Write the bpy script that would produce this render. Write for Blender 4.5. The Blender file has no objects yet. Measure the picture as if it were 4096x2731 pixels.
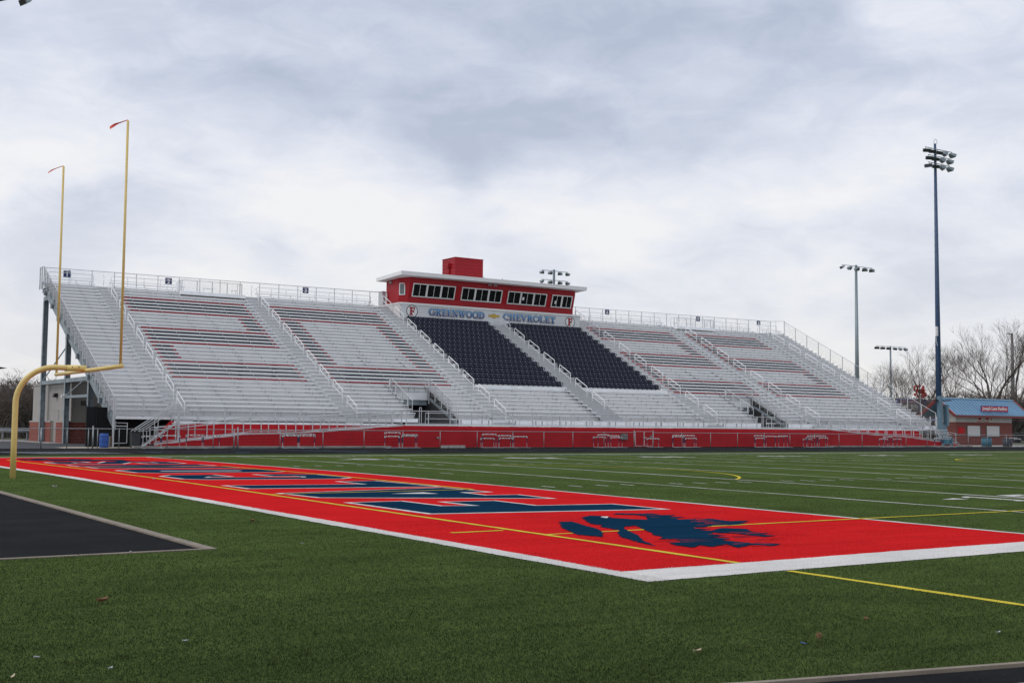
import bpy, bmesh, math, random
from mathutils import Vector, Matrix
from mathutils.geometry import tessellate_polygon
random.seed(7)
R = math.radians
scene = bpy.context.scene
col = scene.collection

# ------------------------------------------------------------------ camera
YAW, PITCH, ROLL, FPX = 0.5852, 0.0701, 0.0098, 4831.7 / 4096.0
cam_d = bpy.data.cameras.new('camera')
cam = bpy.data.objects.new('camera', cam_d)
col.objects.link(cam)
fw = Vector((math.sin(YAW) * math.cos(PITCH), math.cos(YAW) * math.cos(PITCH), math.sin(PITCH)))
rt = Vector((math.cos(YAW), -math.sin(YAW), 0))
up = rt.cross(fw)
r2 = rt * math.cos(ROLL) + up * math.sin(ROLL)
u2 = up * math.cos(ROLL) - rt * math.sin(ROLL)
m = Matrix((r2, u2, -fw)).transposed().to_4x4()
m.translation = Vector((-8.9674, -11.1697, 1.6928))
cam.matrix_world = m
cam_d.sensor_width = 36.0
cam_d.lens = 36.0 * FPX
cam_d.clip_start = 0.1
cam_d.clip_end = 6000
scene.camera = cam

# ------------------------------------------------------------------ sun, exposure
SUN_EL, SUN_AZ = R(42), R(-75)          # azimuth from +Y towards +X: high on the left, behind thin cloud
sd = bpy.data.lights.new('sun', 'SUN')
sd.energy = 0.9
sd.angle = R(35)
sd.color = (1.0, 0.96, 0.9)
sun = bpy.data.objects.new('sun', sd)
col.objects.link(sun)
sv = Vector((math.sin(SUN_AZ) * math.cos(SUN_EL), math.cos(SUN_AZ) * math.cos(SUN_EL), math.sin(SUN_EL)))
sun.rotation_euler = sv.to_track_quat('Z', 'Y').to_euler()
scene.view_settings.view_transform = 'Standard'
scene.view_settings.look = 'None'
scene.view_settings.exposure = 0.0
scene.view_settings.gamma = 1.0
scene.view_settings.use_curve_mapping = False

# ------------------------------------------------------------------ world: Nishita sky behind a broken cloud deck
world = bpy.data.worlds.new('World')
scene.world = world
world.use_nodes = True
nt = world.node_tree
nt.nodes.clear()
N = nt.nodes.new
LK = nt.links.new
def wmath(op, a, b=None, clamp=False):
    n = N('ShaderNodeMath'); n.operation = op; n.use_clamp = clamp
    for i, v in enumerate((a, b)):
        if v is None: continue
        if isinstance(v, (int, float)): n.inputs[i].default_value = v
        else: LK(v, n.inputs[i])
    return n.outputs[0]
wout = N('ShaderNodeOutputWorld'); wbg = N('ShaderNodeBackground')
wsky = N('ShaderNodeTexSky'); wsky.sky_type = 'NISHITA'; wsky.sun_disc = False
wsky.sun_elevation = SUN_EL; wsky.sun_rotation = SUN_AZ
wtc = N('ShaderNodeTexCoord')
wsep = N('ShaderNodeSeparateXYZ'); LK(wtc.outputs['Generated'], wsep.inputs[0])
dx, dy, dz = wsep.outputs
wsc = N('ShaderNodeMapping'); wsc.inputs['Scale'].default_value = (1.0, 1.0, 2.3); wsc.inputs['Location'].default_value = (3.4, 1.7, 0.6)
LK(wtc.outputs['Generated'], wsc.inputs[0])
def wnoise(scale, detail, rough, dist, w=None):
    n = N('ShaderNodeTexNoise'); n.inputs['Scale'].default_value = scale; n.inputs['Detail'].default_value = detail
    n.inputs['Roughness'].default_value = rough; n.inputs['Distortion'].default_value = dist
    LK(wsc.outputs[0], n.inputs['Vector']); return n.outputs[0]
n_big = wnoise(2.6, 3, 0.5, 0.4)
n_mid = wnoise(6.0, 7, 0.5, 0.45)
n_warp = wnoise(4.0, 4, 0.55, 0.2)
n_fine = wnoise(17.0, 8, 0.62, 0.9)
el = wmath('ARCSINE', dz)
az = wmath('ARCTAN2', dx, dy)
wa = wmath('MULTIPLY', wmath('SUBTRACT', n_warp, 0.5), 0.20)
we = wmath('MULTIPLY', wmath('SUBTRACT', n_mid, 0.5), 0.14)
azw, elw = wmath('ADD', az, wa), wmath('ADD', el, we)
def blob(a0, e0, sa, se, amp, tilt=0.0):
    """one denser (amp<0) or thinner (amp>0) part of the cloud deck, in degrees of azimuth and elevation"""
    u = wmath('DIVIDE', wmath('SUBTRACT', azw, R(a0)), R(sa))
    e = wmath('SUBTRACT', elw, R(e0))
    if tilt: e = wmath('SUBTRACT', e, wmath('MULTIPLY', wmath('SUBTRACT', azw, R(a0)), tilt))
    v = wmath('DIVIDE', e, R(se))
    q = wmath('ADD', wmath('MULTIPLY', u, u), wmath('MULTIPLY', v, v))
    return wmath('MULTIPLY', wmath('EXPONENT', wmath('MULTIPLY', q, -1.0)), amp)
dens = wmath('ADD', wmath('MULTIPLY', wmath('SUBTRACT', n_big, 0.5), 0.8), wmath('MULTIPLY', wmath('SUBTRACT', n_mid, 0.5), 0.85))
dens = wmath('ADD', dens, wmath('MULTIPLY', wmath('SUBTRACT', n_fine, 0.5), 0.50))
BLOBS = [(32.5, 13.6, 5.0, 2.0, -0.50, 0.0), (31.6, 11.6, 1.7, 1.9, -0.42, 0.0), (40.5, 13.6, 6.0, 2.0, -0.36, -0.1),
         (24.5, 14.2, 7.0, 1.3, -0.30, -0.14), (48.0, 16.5, 12.0, 3.0, -0.30, 0.0), (37.0, 18.5, 9.0, 2.2, -0.30, 0.0), (20.0, 18.0, 8.0, 1.5, -0.12, -0.1),
         (13.5, 12.6, 5.5, 1.8, 0.22, 0.0), (23.0, 10.6, 7.0, 1.5, 0.34, 0.0), (37.0, 10.0, 8.0, 1.3, 0.28, 0.0),
         (11.5, 8.6, 4.5, 1.7, -0.34, 0.0), (46.0, 9.3, 5.0, 1.3, -0.24, 0.0), (55.0, 6.2, 5.0, 1.0, -0.26, 0.0), (54.0, 12.0, 3.0, 1.6, 0.18, 0.0), (15.5, 16.5, 5.0, 1.6, 0.14, 0.0)]
for b in BLOBS: dens = wmath('ADD', dens, blob(b[0], b[1], b[2], b[3], b[4] * 0.72, b[5]))
n_lump = wnoise(10.0, 6, 0.52, 0.6)
dens = wmath('ADD', dens, wmath('MULTIPLY', wmath('SUBTRACT', n_lump, 0.5), 0.55))
# the deck thickens higher up, all the way round
deck_ = wmath('MULTIPLY', wmath('SUBTRACT', el, R(10.5)), 1.0 / R(8.0), True)
dens = wmath('SUBTRACT', dens, wmath('MULTIPLY', wmath('MINIMUM', deck_, 1.0), 0.10))
val = wmath('ADD', wmath('MULTIPLY', dens, 1.12), 0.67, True)
ramp = N('ShaderNodeValToRGB'); LK(val, ramp.inputs[0])
cr = ramp.color_ramp
cr.elements[0].position = 0.0; cr.elements[0].color = (0.47, 0.535, 0.675, 1)
cr.elements[1].position = 1.0; cr.elements[1].color = (0.94, 0.945, 0.97, 1)
for p, c in ((0.25, (0.57, 0.63, 0.765, 1)), (0.5, (0.69, 0.735, 0.855, 1)), (0.72, (0.81, 0.845, 0.935, 1))):
    e = cr.elements.new(p); e.color = c
# thin warm band low over the horizon, the same all round
hz = wmath('EXPONENT', wmath('MULTIPLY', wmath('MAXIMUM', el, 0.0), -9.5))
hmix = N('ShaderNodeMix'); hmix.data_type = 'RGBA'
LK(wmath('MULTIPLY', hz, 0.75), hmix.inputs['Factor']); LK(ramp.outputs[0], hmix.inputs['A']); hmix.inputs['B'].default_value = (0.90, 0.86, 0.80, 1)
gain = N('ShaderNodeVectorMath'); gain.operation = 'SCALE'; gain.inputs['Scale'].default_value = 10.0
LK(hmix.outputs['Result'], gain.inputs[0])
smix = N('ShaderNodeMix'); smix.data_type = 'RGBA'; smix.inputs['Factor'].default_value = 0.93
LK(wsky.outputs[0], smix.inputs['A']); LK(gain.outputs[0], smix.inputs['B'])
LK(smix.outputs['Result'], wbg.inputs[0]); wbg.inputs[1].default_value = 0.1
LK(wbg.outputs[0], wout.inputs[0])

# ------------------------------------------------------------------ materials
MATS = {}
def mat(name, color, rough=0.6, metal=0.0, var=0.12, scale=3.0, bump=0.0, bscale=40.0, sheen=0.0, spec=0.5, dark=None, stretch=(1, 1, 1), streak=0.0, fine=0.0, fscale=60.0, detail=4.0):
    """principled material whose colour drifts with two noises (object space)"""
    if name in MATS: return MATS[name]
    mt = bpy.data.materials.new(name); mt.use_nodes = True
    t = mt.node_tree; b = t.nodes['Principled BSDF']
    b.inputs['Roughness'].default_value = rough; b.inputs['Metallic'].default_value = metal
    b.inputs['Specular IOR Level'].default_value = spec
    if sheen:
        b.inputs['Sheen Weight'].default_value = sheen; b.inputs['Sheen Roughness'].default_value = 0.5
        b.inputs['Sheen Tint'].default_value = (min(1, color[0] * 5.5), min(1, color[1] * 5.5), min(1, color[2] * 5.5), 1)
    g = t.nodes.new('ShaderNodeNewGeometry')
    mp = t.nodes.new('ShaderNodeMapping'); mp.inputs['Scale'].default_value = stretch
    t.links.new(g.outputs['Position'], mp.inputs[0])
    n = t.nodes.new('ShaderNodeTexNoise'); n.inputs['Scale'].default_value = scale; n.inputs['Detail'].default_value = detail; n.inputs['Roughness'].default_value = 0.6
    t.links.new(mp.outputs[0], n.inputs['Vector'])
    mx = t.nodes.new('ShaderNodeMix'); mx.data_type = 'RGBA'
    d = dark or tuple(c * (1 - var) for c in color)
    mx.inputs['A'].default_value = (*d, 1); mx.inputs['B'].default_value = (*[min(1, c * (1 + var)) for c in color], 1)
    mr = t.nodes.new('ShaderNodeMapRange'); mr.inputs['From Min'].default_value = 0.3; mr.inputs['From Max'].default_value = 0.7
    t.links.new(n.outputs[0], mr.inputs[0]); t.links.new(mr.outputs[0], mx.inputs['Factor'])
    outc = mx.outputs['Result']
    if streak:      # brushed nap and roll seams: long soft bands
        mp4 = t.nodes.new('ShaderNodeMapping'); mp4.inputs['Scale'].default_value = (0.5, 3.2, 1.0); t.links.new(g.outputs['Position'], mp4.inputs[0])
        n4 = t.nodes.new('ShaderNodeTexNoise'); n4.inputs['Scale'].default_value = 0.9; n4.inputs['Detail'].default_value = 6.0; n4.inputs['Roughness'].default_value = 0.65; n4.inputs['Distortion'].default_value = 0.6
        t.links.new(mp4.outputs[0], n4.inputs['Vector'])
        mr4 = t.nodes.new('ShaderNodeMapRange'); mr4.inputs['From Min'].default_value = 0.3; mr4.inputs['From Max'].default_value = 0.7; mr4.inputs['To Min'].default_value = 1 - streak; mr4.inputs['To Max'].default_value = 1 + streak
        t.links.new(n4.outputs[0], mr4.inputs[0])
        s4 = t.nodes.new('ShaderNodeVectorMath'); s4.operation = 'SCALE'; t.links.new(outc, s4.inputs[0]); t.links.new(mr4.outputs[0], s4.inputs['Scale']); outc = s4.outputs[0]
    if fine:
        n2 = t.nodes.new('ShaderNodeTexNoise'); n2.inputs['Scale'].default_value = fscale; n2.inputs['Detail'].default_value = 3.0; n2.inputs['Roughness'].default_value = 0.7
        t.links.new(mp.outputs[0], n2.inputs['Vector'])
        mr2 = t.nodes.new('ShaderNodeMapRange'); mr2.inputs['From Min'].default_value = 0.3; mr2.inputs['From Max'].default_value = 0.7
        mr2.inputs['To Min'].default_value = 1 - fine; mr2.inputs['To Max'].default_value = 1 + fine
        t.links.new(n2.outputs[0], mr2.inputs[0])
        sc_ = t.nodes.new('ShaderNodeVectorMath'); sc_.operation = 'SCALE'
        t.links.new(outc, sc_.inputs[0]); t.links.new(mr2.outputs[0], sc_.inputs['Scale']); outc = sc_.outputs[0]
    t.links.new(outc, b.inputs['Base Color'])
    if bump:
        n3 = t.nodes.new('ShaderNodeTexNoise'); n3.inputs['Scale'].default_value = bscale; n3.inputs['Detail'].default_value = 3.0
        t.links.new(mp.outputs[0], n3.inputs['Vector'])
        bp = t.nodes.new('ShaderNodeBump'); bp.inputs['Strength'].default_value = bump; bp.inputs['Distance'].default_value = 0.02
        t.links.new(n3.outputs[0], bp.inputs['Height']); t.links.new(bp.outputs[0], b.inputs['Normal'])
    MATS[name] = mt
    return mt
def ribbed(name, color, axis='X', pitch=0.2, rough=0.45, strength=0.6, var=0.1):
    """sheet metal with narrow ribs running across the given axis"""
    mt = mat(name, color, rough, var=var, scale=0.8, spec=0.25)
    t = mt.node_tree; b = t.nodes['Principled BSDF']
    g = t.nodes.new('ShaderNodeNewGeometry'); w = t.nodes.new('ShaderNodeTexWave'); w.wave_type = 'BANDS'; w.bands_direction = axis
    w.inputs['Scale'].default_value = 0.314159 / pitch; w.wave_profile = 'SAW'
    t.links.new(g.outputs['Position'], w.inputs['Vector'])
    bp = t.nodes.new('ShaderNodeBump'); bp.inputs['Strength'].default_value = strength; bp.inputs['Distance'].default_value = 0.03
    t.links.new(w.outputs[0], bp.inputs['Height']); t.links.new(bp.outputs[0], b.inputs['Normal'])
    return mt

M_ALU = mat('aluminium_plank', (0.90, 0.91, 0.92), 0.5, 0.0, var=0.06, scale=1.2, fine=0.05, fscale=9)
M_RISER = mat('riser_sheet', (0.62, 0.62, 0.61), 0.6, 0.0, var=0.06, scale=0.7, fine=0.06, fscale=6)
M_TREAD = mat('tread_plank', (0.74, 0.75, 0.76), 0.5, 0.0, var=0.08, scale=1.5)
M_RAIL = mat('anodised_rail', (0.55, 0.56, 0.57), 0.45, 0.05, var=0.06, scale=2)
M_GALV = mat('galvanised_pipe', (0.34, 0.36, 0.37), 0.45, 0.5, var=0.15, scale=4)
M_WIRE = mat('galvanised_wire', (0.20, 0.205, 0.21), 0.6, 0.1, var=0.1)
M_STEEL = mat('galvanised_beam', (0.27, 0.32, 0.345), 0.55, 0.35, var=0.3, scale=2.5, fine=0.15, fscale=12)
M_RED = mat('red_siding', (0.50, 0.008, 0.016), 0.55, spec=0.2, var=0.10, scale=0.9, fine=0.05, fscale=7)
M_REDPAINT = mat('red_riser_paint', (0.42, 0.022, 0.035), 0.5, var=0.12, scale=2)
M_NAVYPAINT = mat('navy_riser_paint', (0.010, 0.022, 0.042), 0.5, var=0.2, scale=2)
M_NAVY = mat('navy_plastic', (0.012, 0.016, 0.036), 0.45, var=0.25, scale=5, spec=0.3)
M_WHITE = mat('white_paint', (0.80, 0.80, 0.79), 0.5, var=0.04, scale=1.5)
M_BLACK = mat('black_plastic', (0.012, 0.012, 0.014), 0.5, var=0.2)
M_CONC = mat('concrete', (0.36, 0.34, 0.31), 0.85, var=0.2, scale=2.0, fine=0.1, fscale=25, bump=0.2)
M_YEL = mat('yellow_post_paint', (0.78, 0.585, 0.20), 0.42, var=0.06, scale=1.5, fine=0.04, fscale=10)
M_GLASS = mat('dark_glass', (0.012, 0.014, 0.014), 0.08, var=0.3, spec=0.5)
M_WHITEF = mat('white_frame', (0.78, 0.78, 0.77), 0.4, var=0.03)

# turf and track
def turf(name, color, var=0.16, fine=0.35, sheen=0.25, dark=None, streak=0.12):
    return mat(name, color, 0.85, var=var, scale=0.55, fine=fine, fscale=55, bump=0.15, bscale=70, sheen=sheen, spec=0.0, dark=dark, detail=7, streak=streak)
M_TURF = turf('green_turf', (0.050, 0.073, 0.0215), 0.30, 0.20, 0.17, streak=0.22)
M_TRED = turf('red_turf', (0.58, 0.018, 0.020), 0.10, 0.20, 0.0, streak=0.10)
M_TNAVY = turf('navy_turf', (0.0075, 0.034, 0.070), 0.12, 0.3, 0.0)
M_TWHITE = turf('white_turf', (0.64, 0.62, 0.59), 0.07, 0.12, 0.0)
M_TYEL = turf('yellow_turf', (0.62, 0.50, 0.065), 0.08, 0.15, 0.0)
M_TTEAL = turf('teal_turf', (0.045, 0.13, 0.115), 0.3, 0.3, 0.1)
M_TRACK = mat('black_rubber', (0.0145, 0.0150, 0.0165), 0.85, var=0.32, scale=0.7, streak=0.15, fine=0.45, fscale=60, bump=0.5, bscale=90, spec=0.03)
M_LANE = mat('worn_lane_paint', (0.16, 0.17, 0.18), 0.8, var=0.5, scale=3)
M_ASPH = mat('asphalt', (0.060, 0.062, 0.068), 0.9, var=0.2, scale=0.5, fine=0.2, fscale=30, bump=0.3)
M_GROUND = mat('winter_grass', (0.105, 0.105, 0.055), 0.95, var=0.3, scale=0.25, fine=0.3, fscale=20, bump=0.3)

# ------------------------------------------------------------------ mesh helpers
class MB:
    """collects boxes, tubes and polygons; build() links them as ONE mesh object"""
    def __init__(s): s.v = []; s.f = []; s.m = []
    def add(s, vs, fs, mi=0):
        o = len(s.v); s.v += [tuple(p) for p in vs]; s.f += [tuple(i + o for i in f) for f in fs]; s.m += [mi] * len(fs); return s
    def box(s, x0, x1, y0, y1, z0, z1, mi=0):
        return s.add([(x0, y0, z0), (x1, y0, z0), (x1, y1, z0), (x0, y1, z0), (x0, y0, z1), (x1, y0, z1), (x1, y1, z1), (x0, y1, z1)],
                     [(0, 3, 2, 1), (4, 5, 6, 7), (0, 1, 5, 4), (1, 2, 6, 5), (2, 3, 7, 6), (3, 0, 4, 7)], mi)
    def tube(s, pts, r, n=6, mi=0, cap=True, r1=None):
        pts = [Vector(p) for p in pts]; o = len(s.v); L_ = len(pts)
        u = None
        for i, p in enumerate(pts):
            d = (pts[min(i + 1, L_ - 1)] - pts[max(i - 1, 0)]).normalized()
            if u is None: u = d.cross(Vector((0, 0, 1)) if abs(d.z) < 0.9 else Vector((1, 0, 0)))
            else: u = u - d * u.dot(d)              # carry the frame along, no twist
            u.normalize(); w = u.cross(d)
            rr = r if r1 is None else r + (r1 - r) * i / (L_ - 1)
            for k in range(n):
                t = 2 * math.pi * (k + .5) / n
                q = p + (u * math.cos(t) + w * math.sin(t)) * rr; s.v.append(tuple(q))
        for i in range(L_ - 1):
            for k in range(n):
                a = o + i * n + k; b = o + i * n + (k + 1) % n
                s.f.append((a, b, b + n, a + n)); s.m.append(mi)
        if cap:
            s.f.append(tuple(o + k for k in range(n - 1, -1, -1))); s.m.append(mi)
            s.f.append(tuple(o + (L_ - 1) * n + k for k in range(n))); s.m.append(mi)
        return s
    def beam(s, p0, p1, w, h, mi=0, upv=(0, 0, 1)):
        """rectangular bar from p0 to p1: w across, h along upv"""
        p0, p1 = Vector(p0), Vector(p1); d = (p1 - p0).normalized(); u = d.cross(Vector(upv))
        if u.length < 1e-4: u = d.cross(Vector((1, 0, 0)))
        u = u.normalized() * (w / 2); v = u.cross(d).normalized() * (h / 2)
        return s.add([p0 - u - v, p0 + u - v, p0 + u + v, p0 - u + v, p1 - u - v, p1 + u - v, p1 + u + v, p1 - u + v],
                     [(0, 1, 2, 3), (7, 6, 5, 4), (0, 4, 5, 1), (1, 5, 6, 2), (2, 6, 7, 3), (3, 7, 4, 0)], mi)
    def prism(s, poly, axis, a, b, mi=0):
        """extrude a polygon of 2-D points along an axis from a to b"""
        n = len(poly)
        def P(q, t):
            return (t, q[0], q[1]) if axis == 'X' else (q[0], t, q[1]) if axis == 'Y' else (q[0], q[1], t)
        vs = [P(q, a) for q in poly] + [P(q, b) for q in poly]
        fs = [tuple(range(n - 1, -1, -1)), tuple(range(n, 2 * n))] + [(i, (i + 1) % n, n + (i + 1) % n, n + i) for i in range(n)]
        return s.add(vs, fs, mi)
    def mesh(s, name, mats, smooth=False, off=(0, 0, 0)):
        me = bpy.data.meshes.new(name)
        ox, oy, oz = off
        me.from_pydata([(x - ox, y - oy, z - oz) for x, y, z in s.v], [], s.f)
        for q in (mats if isinstance(mats, (list, tuple)) else [mats]): me.materials.append(q)
        if any(s.m): me.polygons.foreach_set('material_index', s.m)
        if smooth: me.polygons.foreach_set('use_smooth', [True] * len(me.polygons))
        me.validate(); me.update()
        bm = bmesh.new(); bm.from_mesh(me); bmesh.ops.recalc_face_normals(bm, faces=bm.faces); bm.to_mesh(me); bm.free()
        return me
    def build(s, name, mats, parent=None, smooth=False, origin=None):
        """vertices are world coordinates; a child is stored relative to its root"""
        off = wloc(parent) if parent else (origin or (0, 0, 0))
        o = bpy.data.objects.new(name, s.mesh(name, mats, smooth, off)); col.objects.link(o)
        if parent: o.parent = parent
        elif origin: o.location = origin
        return o
def wloc(o):
    v = Vector((0, 0, 0))
    while o is not None: v = v + o.location; o = o.parent
    return tuple(v)
def tag(o, label=None, cat=None, group=None, kind=None):
    if label: o['label'] = label
    if cat: o['category'] = cat
    if group: o['group'] = group
    if kind: o['kind'] = kind
    return o
def empty(name, loc, label, cat, group=None):
    o = bpy.data.objects.new(name, None); o.location = loc; o.empty_display_size = 0.3; col.objects.link(o)
    return tag(o, label, cat, group)
def place(name, me, loc, parent=None, rz=0.0, rot=None, scale=None):
    """link one more object that shares the mesh; loc is world"""
    o = bpy.data.objects.new(name, me); col.objects.link(o)
    if parent:
        o.parent = parent; b = wloc(parent); o.location = (loc[0] - b[0], loc[1] - b[1], loc[2] - b[2])
    else: o.location = loc
    o.rotation_euler = rot or (0, 0, rz)
    if scale: o.scale = scale
    return o
def copy_tree(o, loc=None, rz=None, scale=None):
    c = o.copy(); col.objects.link(c)
    if loc is not None: c.location = loc
    if rz is not None: c.rotation_euler = (0, 0, rz)
    if scale is not None: c.scale = scale
    for ch in o.children:
        d = ch.copy(); col.objects.link(d); d.parent = c
        for g in ch.children:
            e = g.copy(); col.objects.link(e); e.parent = d
    return c
def wires(mb, P, spacing=0.06, r=0.0014):
    """chain-link wires over a quad P = bottom-left, bottom-right, top-right, top-left (vertical sides)"""
    bl, br, tr, tl = [Vector(p) for p in P]
    Lx = (br - bl).length; H = (tl - bl).length
    def pt(u, v):
        a = bl.lerp(br, u / Lx); b = tl.lerp(tr, u / Lx); return a.lerp(b, v / H)
    k = int((Lx + H) / spacing) + 1
    for i in range(1, k):
        c = i * spacing
        for sgn in (1, -1):
            u0, u1 = max(0.0, c - H), min(Lx, c)
            if u1 - u0 < 1e-3: continue
            a, b = (u0, c - u0), (u1, c - u1)
            if sgn < 0: a, b = (Lx - a[0], a[1]), (Lx - b[0], b[1])
            mb.tube([pt(*a), pt(*b)], r, 3, cap=False)
    return mb
ORD = lambda n: '%d%s' % (n, 'th' if 10 <= n % 100 <= 20 else {1: 'st', 2: 'nd', 3: 'rd'}.get(n % 10, 'th'))
# ================================================================== GROUND AND FIELD
W = 48.77
def crown(y):
    t = min(max(y / W, -0.4), 1.2); d = math.sqrt((t - .5) ** 2 + .0025) - .05
    return 0.0943 * (1 - 2 * d)
def zg0(y):
    if y <= 53.5: return crown(y)
    if y <= 64.5: return crown(53.5) + (0.10 - crown(53.5)) * (y - 53.5) / 11.0
    return 0.10
def zg(y):
    """ground height, linear between whole metres so that every sheet breaks at the same lines"""
    if y < -60 or y > 70: return zg0(y)
    a = math.floor(y); t = y - a
    return zg0(a) * (1 - t) + zg0(a + 1) * t
def drape(name, polys, dz, material, parent=None, hole=None, kind='structure', thick=0.0):
    """polys: lists of (x, y); laid on the ground dz above it"""
    bm = bmesh.new()
    for poly in polys:
        loops = [[Vector((x, y, 0)) for x, y in poly]]
        if hole: loops += [[Vector((x, y, 0)) for x, y in h] for h in hole]
        flat = [p for l in loops for p in l]
        vs = [bm.verts.new(p) for p in flat]
        for t in tessellate_polygon(loops):
            try: bm.faces.new([vs[i] for i in t])
            except ValueError: pass
    ys = [v.co.y for v in bm.verts]
    for y in range(max(-60, math.floor(min(ys)) + 1), min(70, math.ceil(max(ys)))):
        bmesh.ops.bisect_plane(bm, geom=bm.verts[:] + bm.edges[:] + bm.faces[:], dist=1e-5, plane_co=(0, y, 0), plane_no=(0, 1, 0))
    for v in bm.verts: v.co.z = zg(v.co.y) + dz
    bmesh.ops.recalc_face_normals(bm, faces=bm.faces)
    for f in bm.faces:
        if f.normal.z < 0: f.normal_flip()
    me = bpy.data.meshes.new(name); bm.to_mesh(me); bm.free(); me.materials.append(material)
    o = bpy.data.objects.new(name, me); col.objects.link(o)
    if parent: o.parent = parent
    elif kind: o['kind'] = kind
    return o
def rect(x0, x1, y0, y1): return [(x0, y0), (x1, y0), (x1, y1), (x0, y1)]
def fuzzy(poly, step, amp, wave=0.0):
    """painted edge that wanders a little"""
    out = []
    n = len(poly)
    for i in range(n):
        a, b = poly[i], poly[(i + 1) % n]
        L_ = math.dist(a, b); k = max(1, int(L_ / step))
        nx, ny = -(b[1] - a[1]) / max(L_, 1e-6), (b[0] - a[0]) / max(L_, 1e-6)
        for j in range(k):
            t = j / k; q = random.uniform(-amp, amp) if j else 0
            if wave and L_ > 5: q += wave * (math.sin(L_ * t * 1.1 + i) + .7 * math.sin(L_ * t * .43 + 2 * i)) * min(1, L_ * t, L_ * (1 - t))
            out.append((a[0] + (b[0] - a[0]) * t + nx * q, a[1] + (b[1] - a[1]) * t + ny * q))
    return out
def inset(poly, d):
    """move every edge of a polygon inwards by d"""
    n = len(poly); A = sum(poly[i][0] * poly[(i + 1) % n][1] - poly[(i + 1) % n][0] * poly[i][1] for i in range(n))
    s = 1 if A > 0 else -1; out = []
    for i in range(n):
        p0, p1, p2 = poly[i - 1], poly[i], poly[(i + 1) % n]
        def nrm(a, b):
            L_ = math.dist(a, b); return (-(b[1] - a[1]) / L_ * s, (b[0] - a[0]) / L_ * s)
        n1, n2 = nrm(p0, p1), nrm(p1, p2); k = 1 + n1[0] * n2[0] + n1[1] * n2[1]
        k = max(k, 0.35)
        out.append((p1[0] + (n1[0] + n2[0]) * d / k, p1[1] + (n1[1] + n2[1]) * d / k))
    return out

# far ground sheet, reaching the horizon
gm = MB()
ylist = [-2500, -400, -60] + list(range(-59, 71)) + [120, 400, 2500]
xlist = [-2500, -400, -60, 20, 100, 200, 400, 2500]
vs = [(x, y, zg(y) - 0.03) for y in ylist for x in xlist]
nx = len(xlist)
fs = [(j * nx + i, j * nx + i + 1, (j + 1) * nx + i + 1, (j + 1) * nx + i) for j in range(len(ylist) - 1) for i in range(nx - 1)]
ground = tag(gm.add(vs, fs).build('ground', M_GROUND), kind='structure')

# green synthetic turf; the near kerb line bends where the running track starts to curve
KERB = [(-14.0, 0.5), (-9.0, -3.1), (-6.0, -4.3), (-3.06, -5.17), (-0.77, -5.70), (3.0, -6.05), (10.0, -6.2), (150.0, -6.2)]
field = drape('playing_field', [[(-30, 4.5), (-14, 0.5)] + KERB[1:] + [(150, 53.5), (-60, 53.5), (-60, 44.3), (-3.25, 44.3), (-3.25, 4.5)]], 0.0, M_TURF)
# black rubber apron behind the end line with its concrete kerb
drape('rubber_apron', [rect(-55, -3.40, 4.62, 44.2)], -0.012, M_TRACK)
ak = MB()
for y0 in [4.52 + 1.62 * i for i in range(25)]:
    y1 = min(y0 + 1.605, 44.3)
    ak.add([(-3.40, y0, zg(y0) - .1), (-3.25, y0, zg(y0) - .1), (-3.25, y1, zg(y1) - .1), (-3.40, y1, zg(y1) - .1),
            (-3.40, y0, zg(y0) + .012), (-3.25, y0, zg(y0) + .012), (-3.25, y1, zg(y1) + .012), (-3.40, y1, zg(y1) + .012)],
           [(0, 3, 2, 1), (4, 5, 6, 7), (0, 1, 5, 4), (1, 2, 6, 5), (2, 3, 7, 6), (3, 0, 4, 7)])
for x1 in [-3.415 - 1.62 * i for i in range(30)]:
    ak.box(x1 - 1.605, x1, 4.50, 4.60, zg(4.5) - .1, zg(4.5) + .012)
M_KERB = mat('tan_kerb', (0.24, 0.20, 0.155), 0.9, var=0.2, scale=3, fine=0.12, fscale=30)
tag(ak.build('apron_kerb', M_KERB), kind='structure')
# near running track
drape('near_track', [[(x, y - 0.10) for x, y in KERB] + [(150, -18), (-30, -18), (-30, -4)]], -0.008, M_TRACK)
nk = MB()
for i in range(len(KERB) - 1):
    a, b = KERB[i], KERB[i + 1]
    L_ = math.dist(a, b); ux, uy = (b[0] - a[0]) / L_, (b[1] - a[1]) / L_; wx, wy = uy * .055, -ux * .055
    za, zb = zg(a[1]), zg(b[1])
    nk.add([(a[0], a[1], za - .1), (b[0], b[1], zb - .1), (b[0] + wx, b[1] + wy, zb - .1), (a[0] + wx, a[1] + wy, za - .1),
            (a[0], a[1], za + .01), (b[0], b[1], zb + .01), (b[0] + wx, b[1] + wy, zb + .01), (a[0] + wx, a[1] + wy, za + .01)],
           [(0, 3, 2, 1), (4, 5, 6, 7), (0, 1, 5, 4), (1, 2, 6, 5), (2, 3, 7, 6), (3, 0, 4, 7)])
tag(nk.build('track_kerb', M_KERB), kind='structure')
drape('near_lane_line', [[(x, y - 0.56) for x, y in KERB[2:]] + [(x, y - 0.61) for x, y in KERB[:1:-1]]], -0.003, M_TWHITE)
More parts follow.
